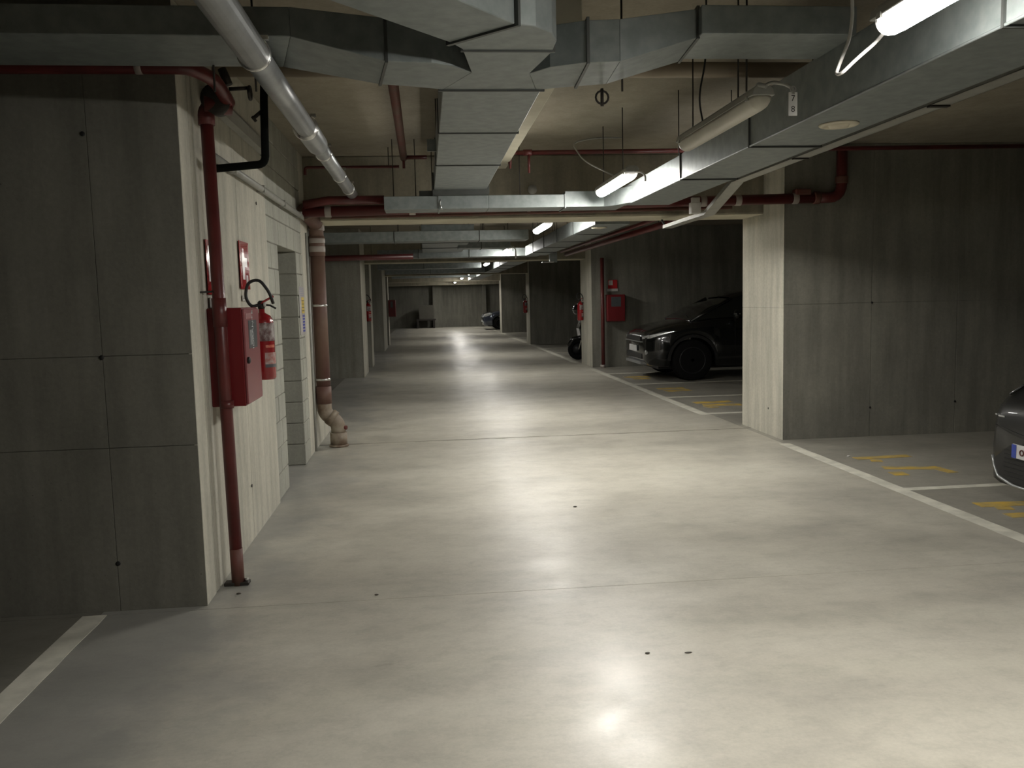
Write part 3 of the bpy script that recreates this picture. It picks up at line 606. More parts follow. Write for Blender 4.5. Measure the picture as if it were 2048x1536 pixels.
obj('socket', MB().tube([(-1.083, DY, .46), (-1.083, DY, .64)], .080, 24), DRAIN, dr)
obj('offset_bend', MB().tube([(-1.083, DY, .48), (-1.083, DY, .36), (-.95, DY, .25), (-.95, DY, .12)], .076, 24, .07), DRAINLOW, dr)
obj('offset_socket', MB().tube([(-1.035, DY, .325), (-.985, DY, .285)], .088, 20).tube([(-.95, DY, .0), (-.95, DY, .15)], .088, 24), DRAINLOW, dr)
obj('inspection_cap', MB().tube([(-.89, DY-.02, .20), (-.86, DY-.03, .20)], .022, 12), RED, dr)
obj('foot_ring', MB().lathe([(.098, 0), (.102, .004), (.102, .02), (.096, .024)], (-.95, DY, 0), 'z', 24), DRAINLOW, dr)
cp = thing('corner_pipe', 'thin grey pipe running up the pillar behind the drain', 'pipe', (-1.15, 8.72, 0))
obj('pipe_run', MB().tube([(-1.155, 8.74, 0), (-1.155, 8.74, 2.2)], .014, 10), GREY_P, cp)
# red pipe beyond first beam
q = thing('red_header_pipe', 'red pipe pair climbing right under the ceiling beyond the first beam', 'pipe', (2.5, 12, 2.3))
obj('pipe_run', MB().tube([(2.95, 9.7, 2.36), (2.72, 16.3, 2.32)], .042, 12), RED, q); obj('pipe_run', MB().tube([(2.83, 9.7, 2.42), (2.62, 16.3, 2.37)], .026, 10), RED, q)
for yy in (10.5, 13, 15.5): obj('hanger_rod', MB().tube([(2.95-(yy-9.7)*.035, yy, 2.36), (2.95-(yy-9.7)*.035, yy, CZ)], .004, 6), DARKSTEEL, q)
q = thing('red_header_pipe', 'dark red pipe crossing the left bays beyond the first beam', 'pipe', (-2, 17, 2.4))
obj('pipe_run', MB().tube([(-5, 16.8, 2.34), (-.2, 16.8, 2.36)], .055, 12), RED, q); obj('hanger_rod', MB().tube([(-1, 16.8, 2.36), (-1, 16.8, CZ)], .004, 6), DARKSTEEL, q)
q = thing('standpipe', 'dark red standpipe on the second right cross wall beside the cabinet', 'pipe', (3.71, 17.70, 0))
obj('pipe_run', MB().tube([(3.71, 17.70, .05), (3.71, 17.70, 2.3)], .04, 12), RED, q); obj('pipe_foot', MB().lathe([(.06, 0), (.06, .06)], (3.70, 17.68, 0), 'z', 12), BAND, q)
q = thing('hanging_bracket', 'grey sheet bracket dropping beside the duct before the second beam', 'bracket', (2.0, 14.5, 2.2))
obj('hanger_rod', MB().tube([(2.43, 16.05, 2.39), (2.43, 16.05, CZ)], .004, 6), DARKSTEEL, q); obj('bracket_plate', MB().box((2.36, 16.0, 2.16), (2.50, 16.1, 2.40)), GALV, q); obj('bracket_lip', MB().box((2.20, 15.9, 2.15), (2.42, 16.0, 2.17)), WHITE_P, q)

# ------------------------------------------------------------------ fire cabinet and extinguishers on the left wall
def fire_cabinet(label, x0, x1, y0, y1, z0, z1, face):
    t = thing('fire_cabinet', label, 'cabinet', ((x0+x1)/2, (y0+y1)/2, z0))
    obj('cabinet_body', MB().box((x0, y0, z0), (x1, y1, z1)), CAB_RED, t, bevel=.004)
    if face == 'x':
        d = obj('door', MB().box((x1, y0+.008, z0+.008), (x1+.012, y1-.008, z1-.008)), CAB_GLASS, t, bevel=.003)
        obj('window', MB().box((x1+.012, y0+.10, z0+.30), (x1+.0135, y1-.09, z1-.07)), M('cabinet_label', (.085, .095, .10), None, 30, .3), d)
        text('IDRANTE', .052, M('grey_print', (.45, .46, .46)), d, (x1+.0142, (y0+y1)/2+.0, (z0+z1)/2+.14), (0, 0, 1), (0, -1, 0))
        for k in range(6): obj('print_line', MB().box((x1+.0138, y0+.13+k*.012, z0+.32), (x1+.0142, y0+.136+k*.012, z0+.40)), M('grey_print', (.45, .46, .46)), d)
        obj('lock', MB().lathe([(.018, x1+.012), (.018, x1+.022), (.012, x1+.026)], (0, y0+.04, (z0+z1)/2-.02), 'x', 14), BLACK, d)
        obj('top_label', MB().box((x1+.012, y0+.04, z1-.06), (x1+.0135, y0+.2, z1-.03)), M('dull_print', (.25, .07, .07)), d)
    else:
        d = obj('door', MB().box((x0+.008, y0-.012, z0+.008), (x1-.008, y0, z1-.008)), CAB_RED, t, bevel=.003)
        obj('window', MB().box((x0+.08, y0-.0135, (z0+z1)/2+.03), (x1-.09, y0-.012, z1-.05)), M('cabinet_label', (.085, .095, .10), None, 30, .3), d)
    return t
fire_cabinet('red fire hose cabinet on the near left wall behind the standpipe', X0-.004, -.965, 4.62, 5.03, .965, 1.487, 'x')
def extinguisher(label, loc, group=None, hose=True, face='-x'):
    x, y, z = loc; t = thing('fire_extinguisher', label, 'extinguisher', loc, group)
    r = .068
    obj('cylinder', MB().lathe([(r*.9, z), (r, z+.012), (r, z+.34), (r*.93, z+.365), (r*.72, z+.388), (r*.42, z+.40), (.018, z+.408), (.018, z+.43)], (x, y, 0), 'z', 28), EXT_RED, t)
    pn = M('extinguisher_print', (.46, .43, .42), (.12, .05, .05), 28, .35)
    def wrap(z0, z1, a0, a1, mat, nm='label_sheet'):
        n = 10; vs = []
        for i in range(n+1):
            a = a0+(a1-a0)*i/n
            for zz in (z0, z1): vs.append((x+(r+.0012)*math.cos(a), y+(r+.0012)*math.sin(a), zz))
            
        obj(nm, MB().add(vs, [(2*i, 2*i+2, 2*i+3, 2*i+1) for i in range(n)], True), mat, t)
    wrap(z+.235, z+.345, -1.9, .6, pn); wrap(z+.095, z+.165, -1.3, .6, M('white_print', (.50, .40, .38), (.40, .12, .1), 35, .4)); wrap(z+.075, z+.095, -1.3, .6, M('dark_print', (.10, .10, .11)))
    wrap(z+.195, z+.212, -1.2, -.2, M('orange_print', (.60, .22, .15), (.6, .05, .03), 60, .4))
    obj('valve_head', MB().lathe([(.020, z+.43), (.022, z+.44), (.022, z+.47), (.012, z+.48)], (x, y, 0), 'z', 14), BLACK, t)
    obj('lever', MB().tube([(x-.01, y-.02, z+.455), (x+.02, y-.01, z+.475), (x+.075, y, z+.505)], .007, 8), EXT_RED, t)
    obj('carry_handle', MB().tube([(x, y, z+.455), (x+.05, y+.01, z+.45), (x+.085, y+.01, z+.43)], .006, 8), BLACK, t)
    obj('gauge', MB().lathe([(.014, .018), (.014, .03)], (x, y-.02, z+.455), 'x', 12), WHITE_P, t)
    if hose: obj('hose', MB().tube([(x, y-.02, z+.46), (x-.05, y-.04, z+.44), (x-.085, y-.04, z+.50), (x-.07, y-.03, z+.59), (x+.0, y-.03, z+.61), (x+.055, y-.02, z+.53), (x+.072, y, z+.46)], .0095, 10, .05), BLACK, t)
    hk = {'-x': ((x-.16, y-.02), (x-.04, y+.02)), '+x': ((x+.04, y-.02), (x+.12, y+.02)), '+y': ((x-.02, y+.04), (x+.02, y+.12))}[face]
    obj('wall_hook', MB().box((*hk[0], z+.37), (*hk[1], z+.40)), DARKSTEEL, t)
    return t
extinguisher('red fire extinguisher with a looped black hose beside the near cabinet', (-.992, 5.33, 1.045))
def board(name, label, cat, corners_yz, x, mat, t=.004, loc=None):
    (y0, z0), (y1, z1) = corners_yz
    o = thing(name, label, cat, (x, (y0+y1)/2, (z0+z1)/2)); obj('plate', MB().box((x-t, y0, z0), (x, y1, z1)), mat, o, bevel=.0008); return o
SIGN_RED = M('sign_red', (.50, .03, .035), None, 8, .08, coat=.8); SIGN_W = M('sign_white', (.66, .64, .62), None, 8, .15)
es = board('extinguisher_sign', 'narrow red and white extinguisher sign on the wall above the cabinet', 'sign', ((5.47, 1.60), (5.74, 1.90)), X0+.006, SIGN_RED)
obj('border_line', MB().box((X0+.006, 5.485, 1.615), (X0+.0065, 5.49, 1.885)).box((X0+.006, 5.72, 1.615), (X0+.0065, 5.725, 1.885)), SIGN_W, es)
obj('pictogram', MB().box((X0+.006, 5.53, 1.66), (X0+.0066, 5.60, 1.83)).box((X0+.006, 5.545, 1.83), (X0+.0066, 5.585, 1.855)).prism([(X0+.006, 5.60), (X0+.0066, 5.60), (X0+.0066, 5.68), (X0+.006, 5.68)], 1.74, 1.80), SIGN_W, es)
obj('pictogram', MB().prism([(X0+.006, 5.63), (X0+.0066, 5.63), (X0+.0066, 5.69), (X0+.006, 5.69)], 1.62, 1.69), SIGN_W, es)
cs = board('hydrant_sign', 'red and white sign half hidden behind the standpipe', 'sign', ((4.66, 1.56), (4.86, 1.85)), X0+.003, SIGN_RED)
obj('pictogram', MB().box((X0+.003, 4.69, 1.63), (X0+.0036, 4.77, 1.82)), SIGN_W, cs)
cs2 = board('paper_notice', 'pale notice strip below the half hidden sign', 'notice', ((4.68, 1.49), (4.80, 1.545)), X0+.003, SIGN_W)
sm = board('paper_notice', 'faint small notice under the extinguisher sign', 'notice', ((5.50, 1.525), (5.66, 1.56)), X0+.003, M('faded_paper', (.42, .41, .36)))
obj('print_line', MB().box((X0+.003, 5.52, 1.54), (X0+.0035, 5.64, 1.546)), DARKSTEEL, sm)
nb = board('notice_board', 'white safety notice with yellow and blue panels on the block wall', 'sign', ((8.05, 1.21), (8.36, 1.66)), BX+.006, SIGN_W)
obj('yellow_panel', MB().box((BX+.006, 8.17, 1.41), (BX+.0066, 8.34, 1.56)), M('sign_yellow', (.55, .40, .04)), nb)
for k in range(5): obj('print_line', MB().box((BX+.006, 8.08, 1.575+k*.017), (BX+.0066, 8.33, 1.581+k*.017)), M('sign_text_grey', (.15, .16, .24)), nb)
for k in range(4): obj('print_line', MB().box((BX+.0066, 8.18, 1.43+k*.032), (BX+.0072, 8.33, 1.436+k*.032)), DARKSTEEL, nb)
for k in range(6): obj('blue_block', MB().box((BX+.006, 8.20, 1.235+k*.028), (BX+.0066, 8.345, 1.254+k*.028)), M('sign_blue', (.03, .045, .32)), nb)
# others further down the lane
extinguisher('red extinguisher on the narrow second left pillar', (-1.305, 19.80, 1.06), face='+y')
fire_cabinet('small red cabinet standing out from the far left pillar', -1.268, -1.02, 29.72, 30.15, .98, 1.55, 'y')
extinguisher('red extinguisher on the second right pillar in front of the scooter', (3.425, 18.75, .98), face='+x')
extinguisher('red extinguisher on the third right pillar', (3.30, 28.2, 1.02), face='+x')
fire_cabinet('dark red hose cabinet on the second right cross wall', 3.79, 4.17, 17.60, 17.795, .97, 1.53, 'y')
hs = thing('hydrant_sign', 'red and white sign above the right hose cabinet', 'sign', (3.95, 17.79, 1.7))
obj('plate', MB().box((3.85, 17.785, 1.66), (4.05, 17.793, 1.84)), SIGN_RED, hs); obj('pictogram', MB().box((3.86, 17.782, 1.73), (3.95, 17.786, 1.83)).box((3.83, 17.782, 1.60), (4.06, 17.79, 1.655)), SIGN_W, hs)
# far left odds and ends by the end wall
ft = thing('stacked_bench', 'dark low bench with a pale box against the far end wall', 'bench', (-.1, 47.3, 0))
obj('seat_board', MB().box((-.5, 47.0, .42), (.55, 47.5, .50)), DARKSTEEL, ft); obj('bench_leg', MB().box((-.48, 47.0, 0), (-.38, 47.5, .42)), DARKSTEEL, ft); obj('bench_leg', MB().box((.4, 47.0, 0), (.5, 47.5, .42)), DARKSTEEL, ft)
obj('pale_box', MB().box((-.35, 47.1, .50), (.45, 47.5, 1.25)), M('dull_card', (.085, .08, .065)), ft)

# ------------------------------------------------------------------ cars
PAINT_K = M('black_car_paint', (.0045, .0055, .006), None, 3, .22, .1, coat=1.0)
PAINT_G = M('grey_car_paint', (.012, .0125, .0115), None, 3, .4, .3, coat=.35)
PAINT_B = M('blue_grey_car_paint', (.05, .06, .085), None, 3, .2, .4, coat=1.0)
CGLASS = M('car_glass', (.006, .008, .008), None, 3, .06, 0, coat=1)
TYRE = M('tyre_rubber', (.005, .005, .005), None, 20, .9, spec=.2)
RIM = M('alloy_rim', (.025, .025, .027), None, 10, .45, .5)
LENS_M = M('headlamp_lens', (.55, .56, .56), (.30, .31, .31), 25, .08, .3, coat=1)
TRIM_K = M('black_trim', (.008, .008, .008), None, 10, .5)
PLATE_W = M('plate_white', (.62, .62, .62), None, 10, .4); PLATE_B = M('plate_blue', (.03, .06, .35), None, 10, .4)
SKID = M('silver_skid', (.32, .33, .33), None, 10, .35, .6)
def interp(T, x):
    if x <= T[0][0]: return T[0][1]
    for (a, u), (b, v) in zip(T, T[1:]):
        if x <= b:
            t = (x-a)/(b-a); t = t*t*(3-2*t) if False else t; return u+(v-u)*t
    return T[-1][1]
def wheel(t, c, R, wd, side):
    """side -1: outer face towards -y"""
    x, y, z = c; s_ = side; h = wd/2
    w_ = thing('wheel', None, None, c); w_.parent = t; del_ = [k for k in w_.keys()]
    r0 = R*.66
    tb = MB().lathe([(r0, -h*.9), (R*.93, -h), (R, -h*.75), (R, h*.75), (R*.93, h), (r0, h*.9)], (0, 0, 0), 'y', 36)
    obj('tyre', tb, TYRE, w_, local=True)
    m = MB().ring((0, s_*h*.85, 0), r0*.97, .014, 'y', 36, 6).lathe([(.05, s_*h*.55), (.055, s_*h*.8), (.03, s_*h*.9)] if s_ > 0 else [(.03, -h*.9), (.055, -h*.8), (.05, -h*.55)], (0, 0, 0), 'y', 16)
    for k in range(10):
        a = 2*math.pi*k/10; b = a+.10
        ca, sa = math.cos(a), math.sin(a); n = Vector((-sa, 0, ca))*.016; p = Vector((ca, 0, sa))
        q = [p*.04-n, p*.04+n, p*r0*.97+n*.8, p*r0*.97-n*.8]
        y0_, y1_ = s_*h*.55, s_*h*.82
        m.add([(v.x, y0_, v.z) for v in q]+[(v.x, y1_, v.z) for v in q], [(0, 1, 2, 3), (4, 5, 6, 7), (0, 1, 5, 4), (1, 2, 6, 5), (2, 3, 7, 6), (3, 0, 4, 7)])
    obj('rim', m, RIM, w_, local=True)
    obj('hub_disc', MB().lathe([(r0*.95, -h*.2), (r0*.95, h*.2)], (0, 0, 0), 'y', 24), TRIM_K, w_, local=True)
    return w_
def make_car(name, label, loc, P, rotz=0):
    t = thing(name, label, 'car', loc, rotz=rotz); L, W = P['L'], P['W']; paint = P['paint']
    R = P['R']; wx = P['wheels']; arch = R+.05
    xs = set([0, .03, .08, .15, .25, .4, .6, L, L-.04, L-.12, L-.25, L-.5])
    for c in wx:
        for k in range(-8, 9): xs.add(c+arch*math.sin(k/8*math.pi/2)*1.001)
    x = .7
    while x < L-.5: xs.add(x); x += .22
    xs = sorted(v for v in xs if 0 <= v <= L)
    top, wid, low = P['top'], P['wid'], P['low']
    rings = []
    for x in xs:
        hw = W/2*interp(wid, x); zt = interp(top, x); zb = interp(low, x)
        a = 0
        for c in wx:
            if abs(x-c) < arch: a = max(a, math.sqrt(arch*arch-(x-c)**2)+P['axle'])
        zs = max(zb, a); zs = min(zs, zt-.12)
        zm = zs+(zt-zs)*.45
        ring_ = [(0, zb if a == 0 else max(zb, min(zs, zt-.15))), (hw*.90, max(zb, zs)), (hw*.985, zs+.02), (hw, zm), (hw*.985, zs+(zt-zs)*.72), (hw*.95, zt-.05), (hw*.86, zt-.012), (hw*.5, zt+.012), (0, zt+.018)]
        rings.append([(x, y, z) for y, z in ring_] + [(x, -y, z) for y, z in ring_[-2:0:-1]])
    n = len(rings[0]); m = MB(); vs = [p for r_ in rings for p in r_]
    fs = [(i*n+j, i*n+(j+1) % n, (i+1)*n+(j+1) % n, (i+1)*n+j) for i in range(len(rings)-1) for j in range(n)]
    fs += [tuple(range(n)), tuple((len(rings)-1)*n+j for j in range(n))]
    m.add(vs, fs, True); b = obj('body', m, paint, t, local=True)
    # greenhouse
    G_ = P['green']     # list (x, z, halfwidth at this z) closed as roof line stations
    m = MB(); vs = []
    for (x, zb, zr, wb, wr) in G_: vs += [(x, -wb, zb), (x, -wr, zr), (x, 0, zr+.02), (x, wr, zr), (x, wb, zb)]
    k = len(G_); fs = [(i*5+j, i*5+j+1, (i+1)*5+j+1, (i+1)*5+j) for i in range(k-1) for j in range(4)] + [(0, 1, 2, 3, 4), tuple((k-1)*5+j for j in range(5))]
    obj('window_glass', m.add(vs, fs, False), CGLASS, t, local=True)
    m = MB()
    ro = [g for g in G_ if g[2] > P['roofz']]
    vs = []
    for (x, zb, zr, wb, wr) in ro: vs += [(x, -wr-.006, zr-.03), (x, -wr*.92, zr+.014), (x, 0, zr+.034), (x, wr*.92, zr+.014), (x, wr+.006, zr-.03)]
    k = len(ro); obj('roof_panel', m.add(vs, [(i*5+j, i*5+j+1, (i+1)*5+j+1, (i+1)*5+j) for i in range(k-1) for j in range(4)], True), paint, t, local=True)
    for s_ in (-1, 1):      # A pillar and B pillar
        g0, g1 = G_[0], ro[0]
        obj('windscreen_pillar', MB().tube([(g0[0], s_*g0[3], g0[1]), (g1[0]-.02, s_*(g1[4]+.01), g1[2])], .03, 8), paint, t, local=True)
        xm = P['bp']; gg = [g for g in G_ if g[0] >= xm][0]
        obj('door_pillar', MB().tube([(xm, s_*gg[3], gg[1]), (xm+.05, s_*(gg[4]+.006), gg[2]-.02)], .025, 6), paint, t, local=True)
        mr = obj('wing_mirror', MB().lathe([(.03, -.0), (.085, .03), (.09, .07), (.05, .11)], (P['mir'][0], s_*(W/2+.05), P['mir'][1]), 'x', 14), paint, t, local=True)
    for c in wx:
        for s_ in (-1, 1):
            w_ = wheel(t, (0, 0, 0), R, .22, s_); w_.location = (c, s_*(W/2-.12), R)
    obj('floor_pan', MB().box((.25, -W/2+.25, P['axle']*.55), (L-.25, W/2-.25, .45)), TRIM_K, t, local=True)
    return t
# black SUV in the dark bay, front towards the lane, near flank towards the camera
suv = dict(L=4.35, W=1.90, paint=PAINT_K, R=.355, axle=.355, wheels=[.80, 3.48],
    top=[(0, .74), (.03, .80), (.10, .86), (.30, .94), (.75, 1.03), (1.25, 1.09), (3.6, 1.13), (4.2, 1.10), (4.35, 1.0)],
    wid=[(0, .70), (.03, .78), (.08, .84), (.15, .90), (.25, .95), (.4, .985), (.6, 1), (3.9, 1), (4.2, .93), (4.35, .84)],
    low=[(0, .36), (.08, .27), (.3, .24), (4.0, .26), (4.35, .4)],
    green=[(.80, 1.03, 1.05, .80, .78), (1.15, 1.07, 1.26, .84, .70), (1.60, 1.09, 1.41, .86, .66), (2.0, 1.1, 1.52, .87, .64), (2.6, 1.10, 1.585, .87, .64), (3.4, 1.11, 1.56, .86, .62), (3.9, 1.12, 1.42, .82, .58), (4.2, 1.10, 1.12, .76, .6)], roofz=1.37, bp=2.35, mir=(1.50, 1.13))
SX, SY = 3.80, 15.33
t = make_car('black_suv', 'black suv parked in the dark right bay with its headlight catching light', (SX, SY, 0), suv)
lp = lambda pts: [(p[0], p[1], p[2]) for p in pts]
for s_ in (-1, 1):
    m = MB(); q = [(.02, s_*.56, .725), (.11, s_*.79, .745), (.26, s_*.90, .80), (.50, s_*.948, .865), (.30, s_*.905, .860), (.11, s_*.78, .80), (.02, s_*.56, .765)]
    off = Vector((-.03, s_*.022, .006)); vs = [Vector(p)+off for p in q]+[Vector(p)+Vector((.05, -s_*.03, 0)) for p in q]; n = 7
    m.add(vs, [tuple(range(n)), tuple(range(2*n-1, n-1, -1))]+[(i, (i+1) % n, n+(i+1) % n, n+i) for i in range(n)])
    hl = obj('headlight', m, LENS_M, t, local=True)
    obj('mirror_glint', MB().box((1.49, s_*1.06-.02, 1.135), (1.60, s_*1.06+.02, 1.155)), CHROME, t, local=True)  # bright strip added to stand in for the mirror's glint
    obj('fog_lamp', MB().lathe([(.045, -.025), (.035, .03)], (.035, s_*.72, .50), 'x', 12), LENS_M, t, local=True)
    obj('arch_trim', MB().add(*(lambda N: ([(.80+(r_)*math.cos(math.pi*i/N), s_*(yy), .355+(r_)*math.sin(math.pi*i/N)) for i in range(N+1) for (r_, yy) in ((.40, .955), (.45, .955), (.45, .93))],
        [(3*i, 3*i+1, 3*i+4, 3*i+3) for i in range(N)]+[(3*i+1, 3*i+2, 3*i+5, 3*i+4) for i in range(N)]))(16)), TRIM_K, t, local=True)
    obj('sill_trim', MB().box((1.25, s_*.90-.03, .25), (3.0, s_*.93+.03, .33)), TRIM_K, t, local=True)
    for xx, w_ in ((1.55, .003), (2.45, .003), (3.30, .003)): obj('door_gap', MB().box((xx, s_*.9535-.002, .40), (xx+.006, s_*.9535+.002, 1.06)), TRIM_K, t, local=True)
    for xx in (2.15, 3.05): obj('door_handle', MB().box((xx, s_*.965-.012, .93), (xx+.16, s_*.965+.012, .955)), PAINT_K, t, local=True)
g_ = obj('grille', MB().box((-.022, -.48, .70), (.01, .48, .775)), TRIM_K, t, local=True)
obj('grille_bar', MB().box((-.028, -.60, .672), (.0, .60, .69)), SKID, t, local=True)
obj('lower_intake', MB().box((-.012, -.55, .38), (.01, .55, .47)), TRIM_K, t, local=True)
obj('skid_plate', MB().prism([(-.03, -.55), (-.03, .55), (.14, .68), (.14, -.68)][::-1], .28, .33), SKID, t, local=True)
obj('number_plate', MB().box((-.035, -.26, .50), (-.02, .26, .61)), PLATE_W, t, local=True)
obj('windscreen_wiper', MB().tube([(.85, -.5, 1.09), (.95, .1, 1.19)], .008, 6), TRIM_K, t, local=True)
# grey car at the right edge, only the front corner is in view
hat = dict(L=4.2, W=1.80, paint=PAINT_G, R=.31, axle=.31, wheels=[.86, 3.35],
    top=[(0, .62), (.03, .68), (.10, .74), (.2, .80), (.35, .88), (.6, .94), (1.0, .98), (1.4, 1.0), (3.6, 1.02), (4.0, 1.0), (4.2, .88)],
    wid=[(0, .80), (.03, .865), (.08, .91), (.15, .945), (.25, .97), (.4, .99), (.6, 1), (3.7, 1), (4.0, .93), (4.2, .84)],
    low=[(0, .14), (.08, .12), (.3, .14), (3.9, .16), (4.2, .3)],
    green=[(1.15, .95, .97, .76, .74), (1.95, .98, 1.38, .80, .58), (2.5, .99, 1.43, .81, .6), (3.4, 1.0, 1.36, .80, .56), (3.85, 1.0, 1.15, .72, .5), (4.0, .97, 1.0, .7, .5)], roofz=1.3, bp=2.3, mir=(1.5, 1.0))
HX, HY = 3.955, 4.83
t = make_car('grey_hatchback', 'dark grey hatchback whose front corner enters at the right edge', (HX, HY, 0), hat)
def front_piece(nm, pts, x, mat, th=.02):
    """outline (y, z) on the curved nose of the hatchback, y measured from its centre"""
    vs = []
    for (yy, zz) in pts:
        u = abs(yy)/.9
        xx = x + (0 if u < .78 else (u-.78)*.35)
        vs.append((xx, yy, zz))
    n = len(pts); m = MB().add(vs+[(a+th, b, c) for a, b, c in vs], [tuple(range(n)), tuple(range(2*n-1, n-1, -1))]+[(i, (i+1) % n, n+(i+1) % n, n+i) for i in range(n)])
    return obj(nm, m, mat, t, local=True)
front_piece('lower_grille', [(.72, .30), (.66, .20), (.5, .165), (-.5, .165), (-.66, .20), (-.72, .30), (-.55, .42), (.55, .42)], -.012, TRIM_K)
for s_ in (-1, 1):
    obj('chrome_strip', MB().tube([(.012, s_*.755, .315), (.0, s_*.72, .25), (-.012, s_*.66, .185), (-.018, s_*.5, .15), (-.018, 0, .145)], .011, 8, .02), SKID, t, local=True)
    hl = obj('headlight', MB().box((-.004, s_*.66-.032, .599), (.03, s_*.66+.032, .613)), LENS_M, t, local=True, bevel=.003)  # small bright strips on the nose stand in for lamp glints
    obj('headlight_glint', MB().box((-.002, s_*.715-.008, .608), (.04, s_*.715+.008, .618)), LENS_M, hl, local=True)
    obj('bonnet_crease', MB().tube([(.10, s_*.72, .745), (.35, s_*.74, .885), (1.0, s_*.70, .99)], .010, 6), PAINT_G, t, local=True)
    obj('bumper_side_fin', MB().box((.03, s_*.74-.01, .33), (.06, s_*.74+.01, .45)), PAINT_G, t, local=True)
front_piece('upper_slot', [(.74, .525), (.4, .475), (-.4, .475), (-.74, .525), (-.72, .54), (-.4, .50), (.4, .50), (.72, .54)], -.008, TRIM_K)
for k in range(7): obj('grille_mesh_bar', MB().box((-.018, -.6, .20+k*.03), (-.010, .6, .206+k*.03)), M('mesh_bar', (.008, .008, .008)), t, local=True)
pl = obj('number_plate', MB().box((-.034, .04, .345), (-.02, .50, .440)), PLATE_W, t, local=True, bevel=.003)
obj('country_band', MB().box((-.037, .455, .347), (-.033, .498, .438)), PLATE_B, pl, local=True)
obj('plate_character', MB().ring((-.036, .40, .392), .018, .005, 'x', 12, 5), M('plate_ink', (.10, .02, .02)), pl, local=True)
# far blue-grey car
far = dict(suv); far.update(paint=PAINT_B, L=4.0, W=1.8, top=[(0, .62), (.08, .72), (.3, .82), (.9, .95), (3.6, 1.0), (4.0, .9)], wheels=[.8, 3.2], R=.31, axle=.31,
    green=[(.95, .94, .96, .78, .76), (1.75, .96, 1.38, .8, .6), (2.3, .98, 1.42, .82, .62), (3.2, .98, 1.36, .8, .6), (3.9, .96, 1.0, .72, .6)], roofz=1.3, bp=2.1, mir=(1.35, 1.0),
    low=[(0, .25), (.1, .2), (3.8, .2), (4.0, .3)])
t = make_car('blue_grey_car', 'small blue grey car at the far end on the right', (2.82, 42.6, 0), far)
for s_ in (-1, 1):
    obj('headlight', MB().prism([(-.02, s_*.45), (.10, s_*.78), (.42, s_*.89), (.30, s_*.70), (.05, s_*.45)][::-1 if s_ > 0 else 1], [.60, .64, .74, .80, .70][::-1 if s_ > 0 else 1], [.66, .72, .80, .84, .76][::-1 if s_ > 0 else 1]), LENS_M, t, local=True)
    obj('fog_lamp', MB().lathe([(.06, -.03), (.05, .03)], (.03, s_*.62, .36), 'x', 10), LENS_M, t, local=True)
obj('grille', MB().box((-.02, -.4, .5), (.01, .4, .6)), TRIM_K, t, local=True); obj('number_plate', MB().box((-.03, -.26, .38), (-.01, .26, .48)), PLATE_W, t, local=True)
# scooter half hidden behind the second right pillar
sx, sy = 3.62, 20.2
t = thing('scooter', 'dark scooter half hidden behind the second right pillar', 'scooter', (sx, sy, 0))
def swheel(x):
    obj('wheel', MB().ring((x, sy, .25), .19, .06, 'y', 28, 10), TYRE, t); obj('wheel_rim', MB().lathe([(.14, -.03), (.14, .03)], (x, sy, .25), 'y', 20), RIM, t)
swheel(sx); swheel(sx+1.25)
obj('front_fender', MB().tube([(sx-.24, sy, .33), (sx-.12, sy, .50), (sx+.08, sy, .53), (sx+.2, sy, .45)], [.045, .06, .06, .04], 10), PAINT_K, t)
obj('fork', MB().tube([(sx, sy-.09, .25), (sx+.18, sy-.09, .85)], .018, 8).tube([(sx, sy+.09, .25), (sx+.18, sy+.09, .85)], .018, 8), CHROME, t)
obj('leg_shield', MB().extr([(sx+.05, .45), (sx+.0, .75), (sx+.08, 1.02), (sx+.2, 1.06), (sx+.32, .85), (sx+.36, .30), (sx+.28, .28)], 'xz', sy-.22, sy+.22), PAINT_K, t, bevel=.03)
obj('handlebar', MB().tube([(sx+.2, sy-.36, 1.04), (sx+.16, sy-.2, 1.08), (sx+.16, sy+.2, 1.08), (sx+.2, sy+.36, 1.04)], .016, 8), TRIM_K, t)
obj('headlight', MB().lathe([(.07, -.03), (.055, .03)], (sx+.05, sy, .93), 'x', 14), LENS_M, t)
obj('mirror', MB().tube([(sx+.18, sy-.25, 1.08), (sx+.12, sy-.32, 1.25)], .006, 6).lathe([(.06, -.01), (.055, .01)], (sx+.12, sy-.34, 1.28), 'x', 12), TRIM_K, t)
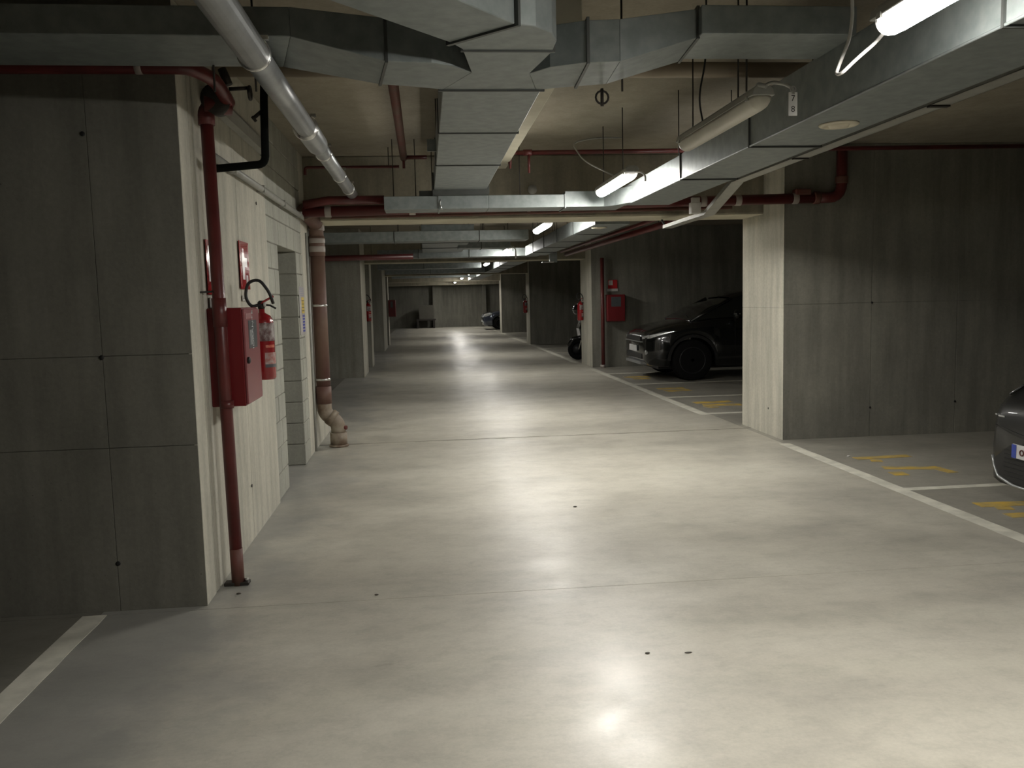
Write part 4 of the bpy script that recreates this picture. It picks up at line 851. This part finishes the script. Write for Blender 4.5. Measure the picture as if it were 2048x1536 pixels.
obj('floorboard', MB().box((sx+.3, sy-.16, .28), (sx+.8, sy+.16, .36)), TRIM_K, t, bevel=.02)
obj('rear_body', MB().extr([(sx+.72, .36), (sx+.70, .72), (sx+1.5, .80), (sx+1.6, .62), (sx+1.3, .5), (sx+.95, .36)], 'xz', sy-.17, sy+.17), PAINT_K, t, bevel=.04)
obj('seat', MB().extr([(sx+.68, .72), (sx+.72, .82), (sx+1.0, .82), (sx+1.45, .88), (sx+1.5, .80)], 'xz', sy-.14, sy+.14), BLACK, t, bevel=.03)
hm = thing('helmet', 'black helmet resting on the half hidden scooter', 'helmet', (sx+.14, sy-.1, 1.07))
obj('shell', MB().lathe([(.09, 1.09), (.125, 1.13), (.135, 1.20), (.12, 1.28), (.08, 1.325), (.02, 1.34)], (sx+.02, sy-.02, 0), 'z', 20), PAINT_K, hm)
obj('visor', MB().lathe([(.128, 1.17), (.139, 1.20), (.130, 1.24)], (sx+.012, sy-.02, 0), 'z', 20), CGLASS, hm)
# small litter on the floor
deb = M('dark_grit', (.05, .04, .03)); 
for i, (x, y, s_, lab) in enumerate(((-.30, 4.30, .012, 'dark pebble on the floor near the joint, left of the middle'), (-1.02, 4.44, .014, 'small dark crumb at the foot of the near left corner'), (.88, 3.38, .012, 'dark fleck of grit in the bright near floor'),
                                     (1.02, 5.92, .016, 'dark fleck on the floor in the bright mid pool'), (1.05, 3.36, .010, 'thin dark twig piece on the near floor'), (3.77, 7.27, .02, 'white scrap of paper beside the yellow bay number'))):
    s_ *= .6
    m = MB().lathe([(s_*.6, .0), (s_, s_*.3), (s_*.8, s_*.7), (s_*.3, s_*.9)], (x, y, 0), 'z', 7)
    for k_, v in enumerate(m.v): v.x = x+(v.x-x)*(1.6 if i != 4 else 3); v.y += random.uniform(-.2, .2)*s_
    nm = 'paper_scrap' if i == 5 else 'grit'
    tag(obj(nm, m, WHITE_P if i == 5 else deb, None, loc=(x, y, 0)), lab, 'litter')
# leftover straps
for o in bpy.data.objects:
    for k in ('label', 'category', 'group'):
        if k in o.keys() and o[k] is None: del o[k]
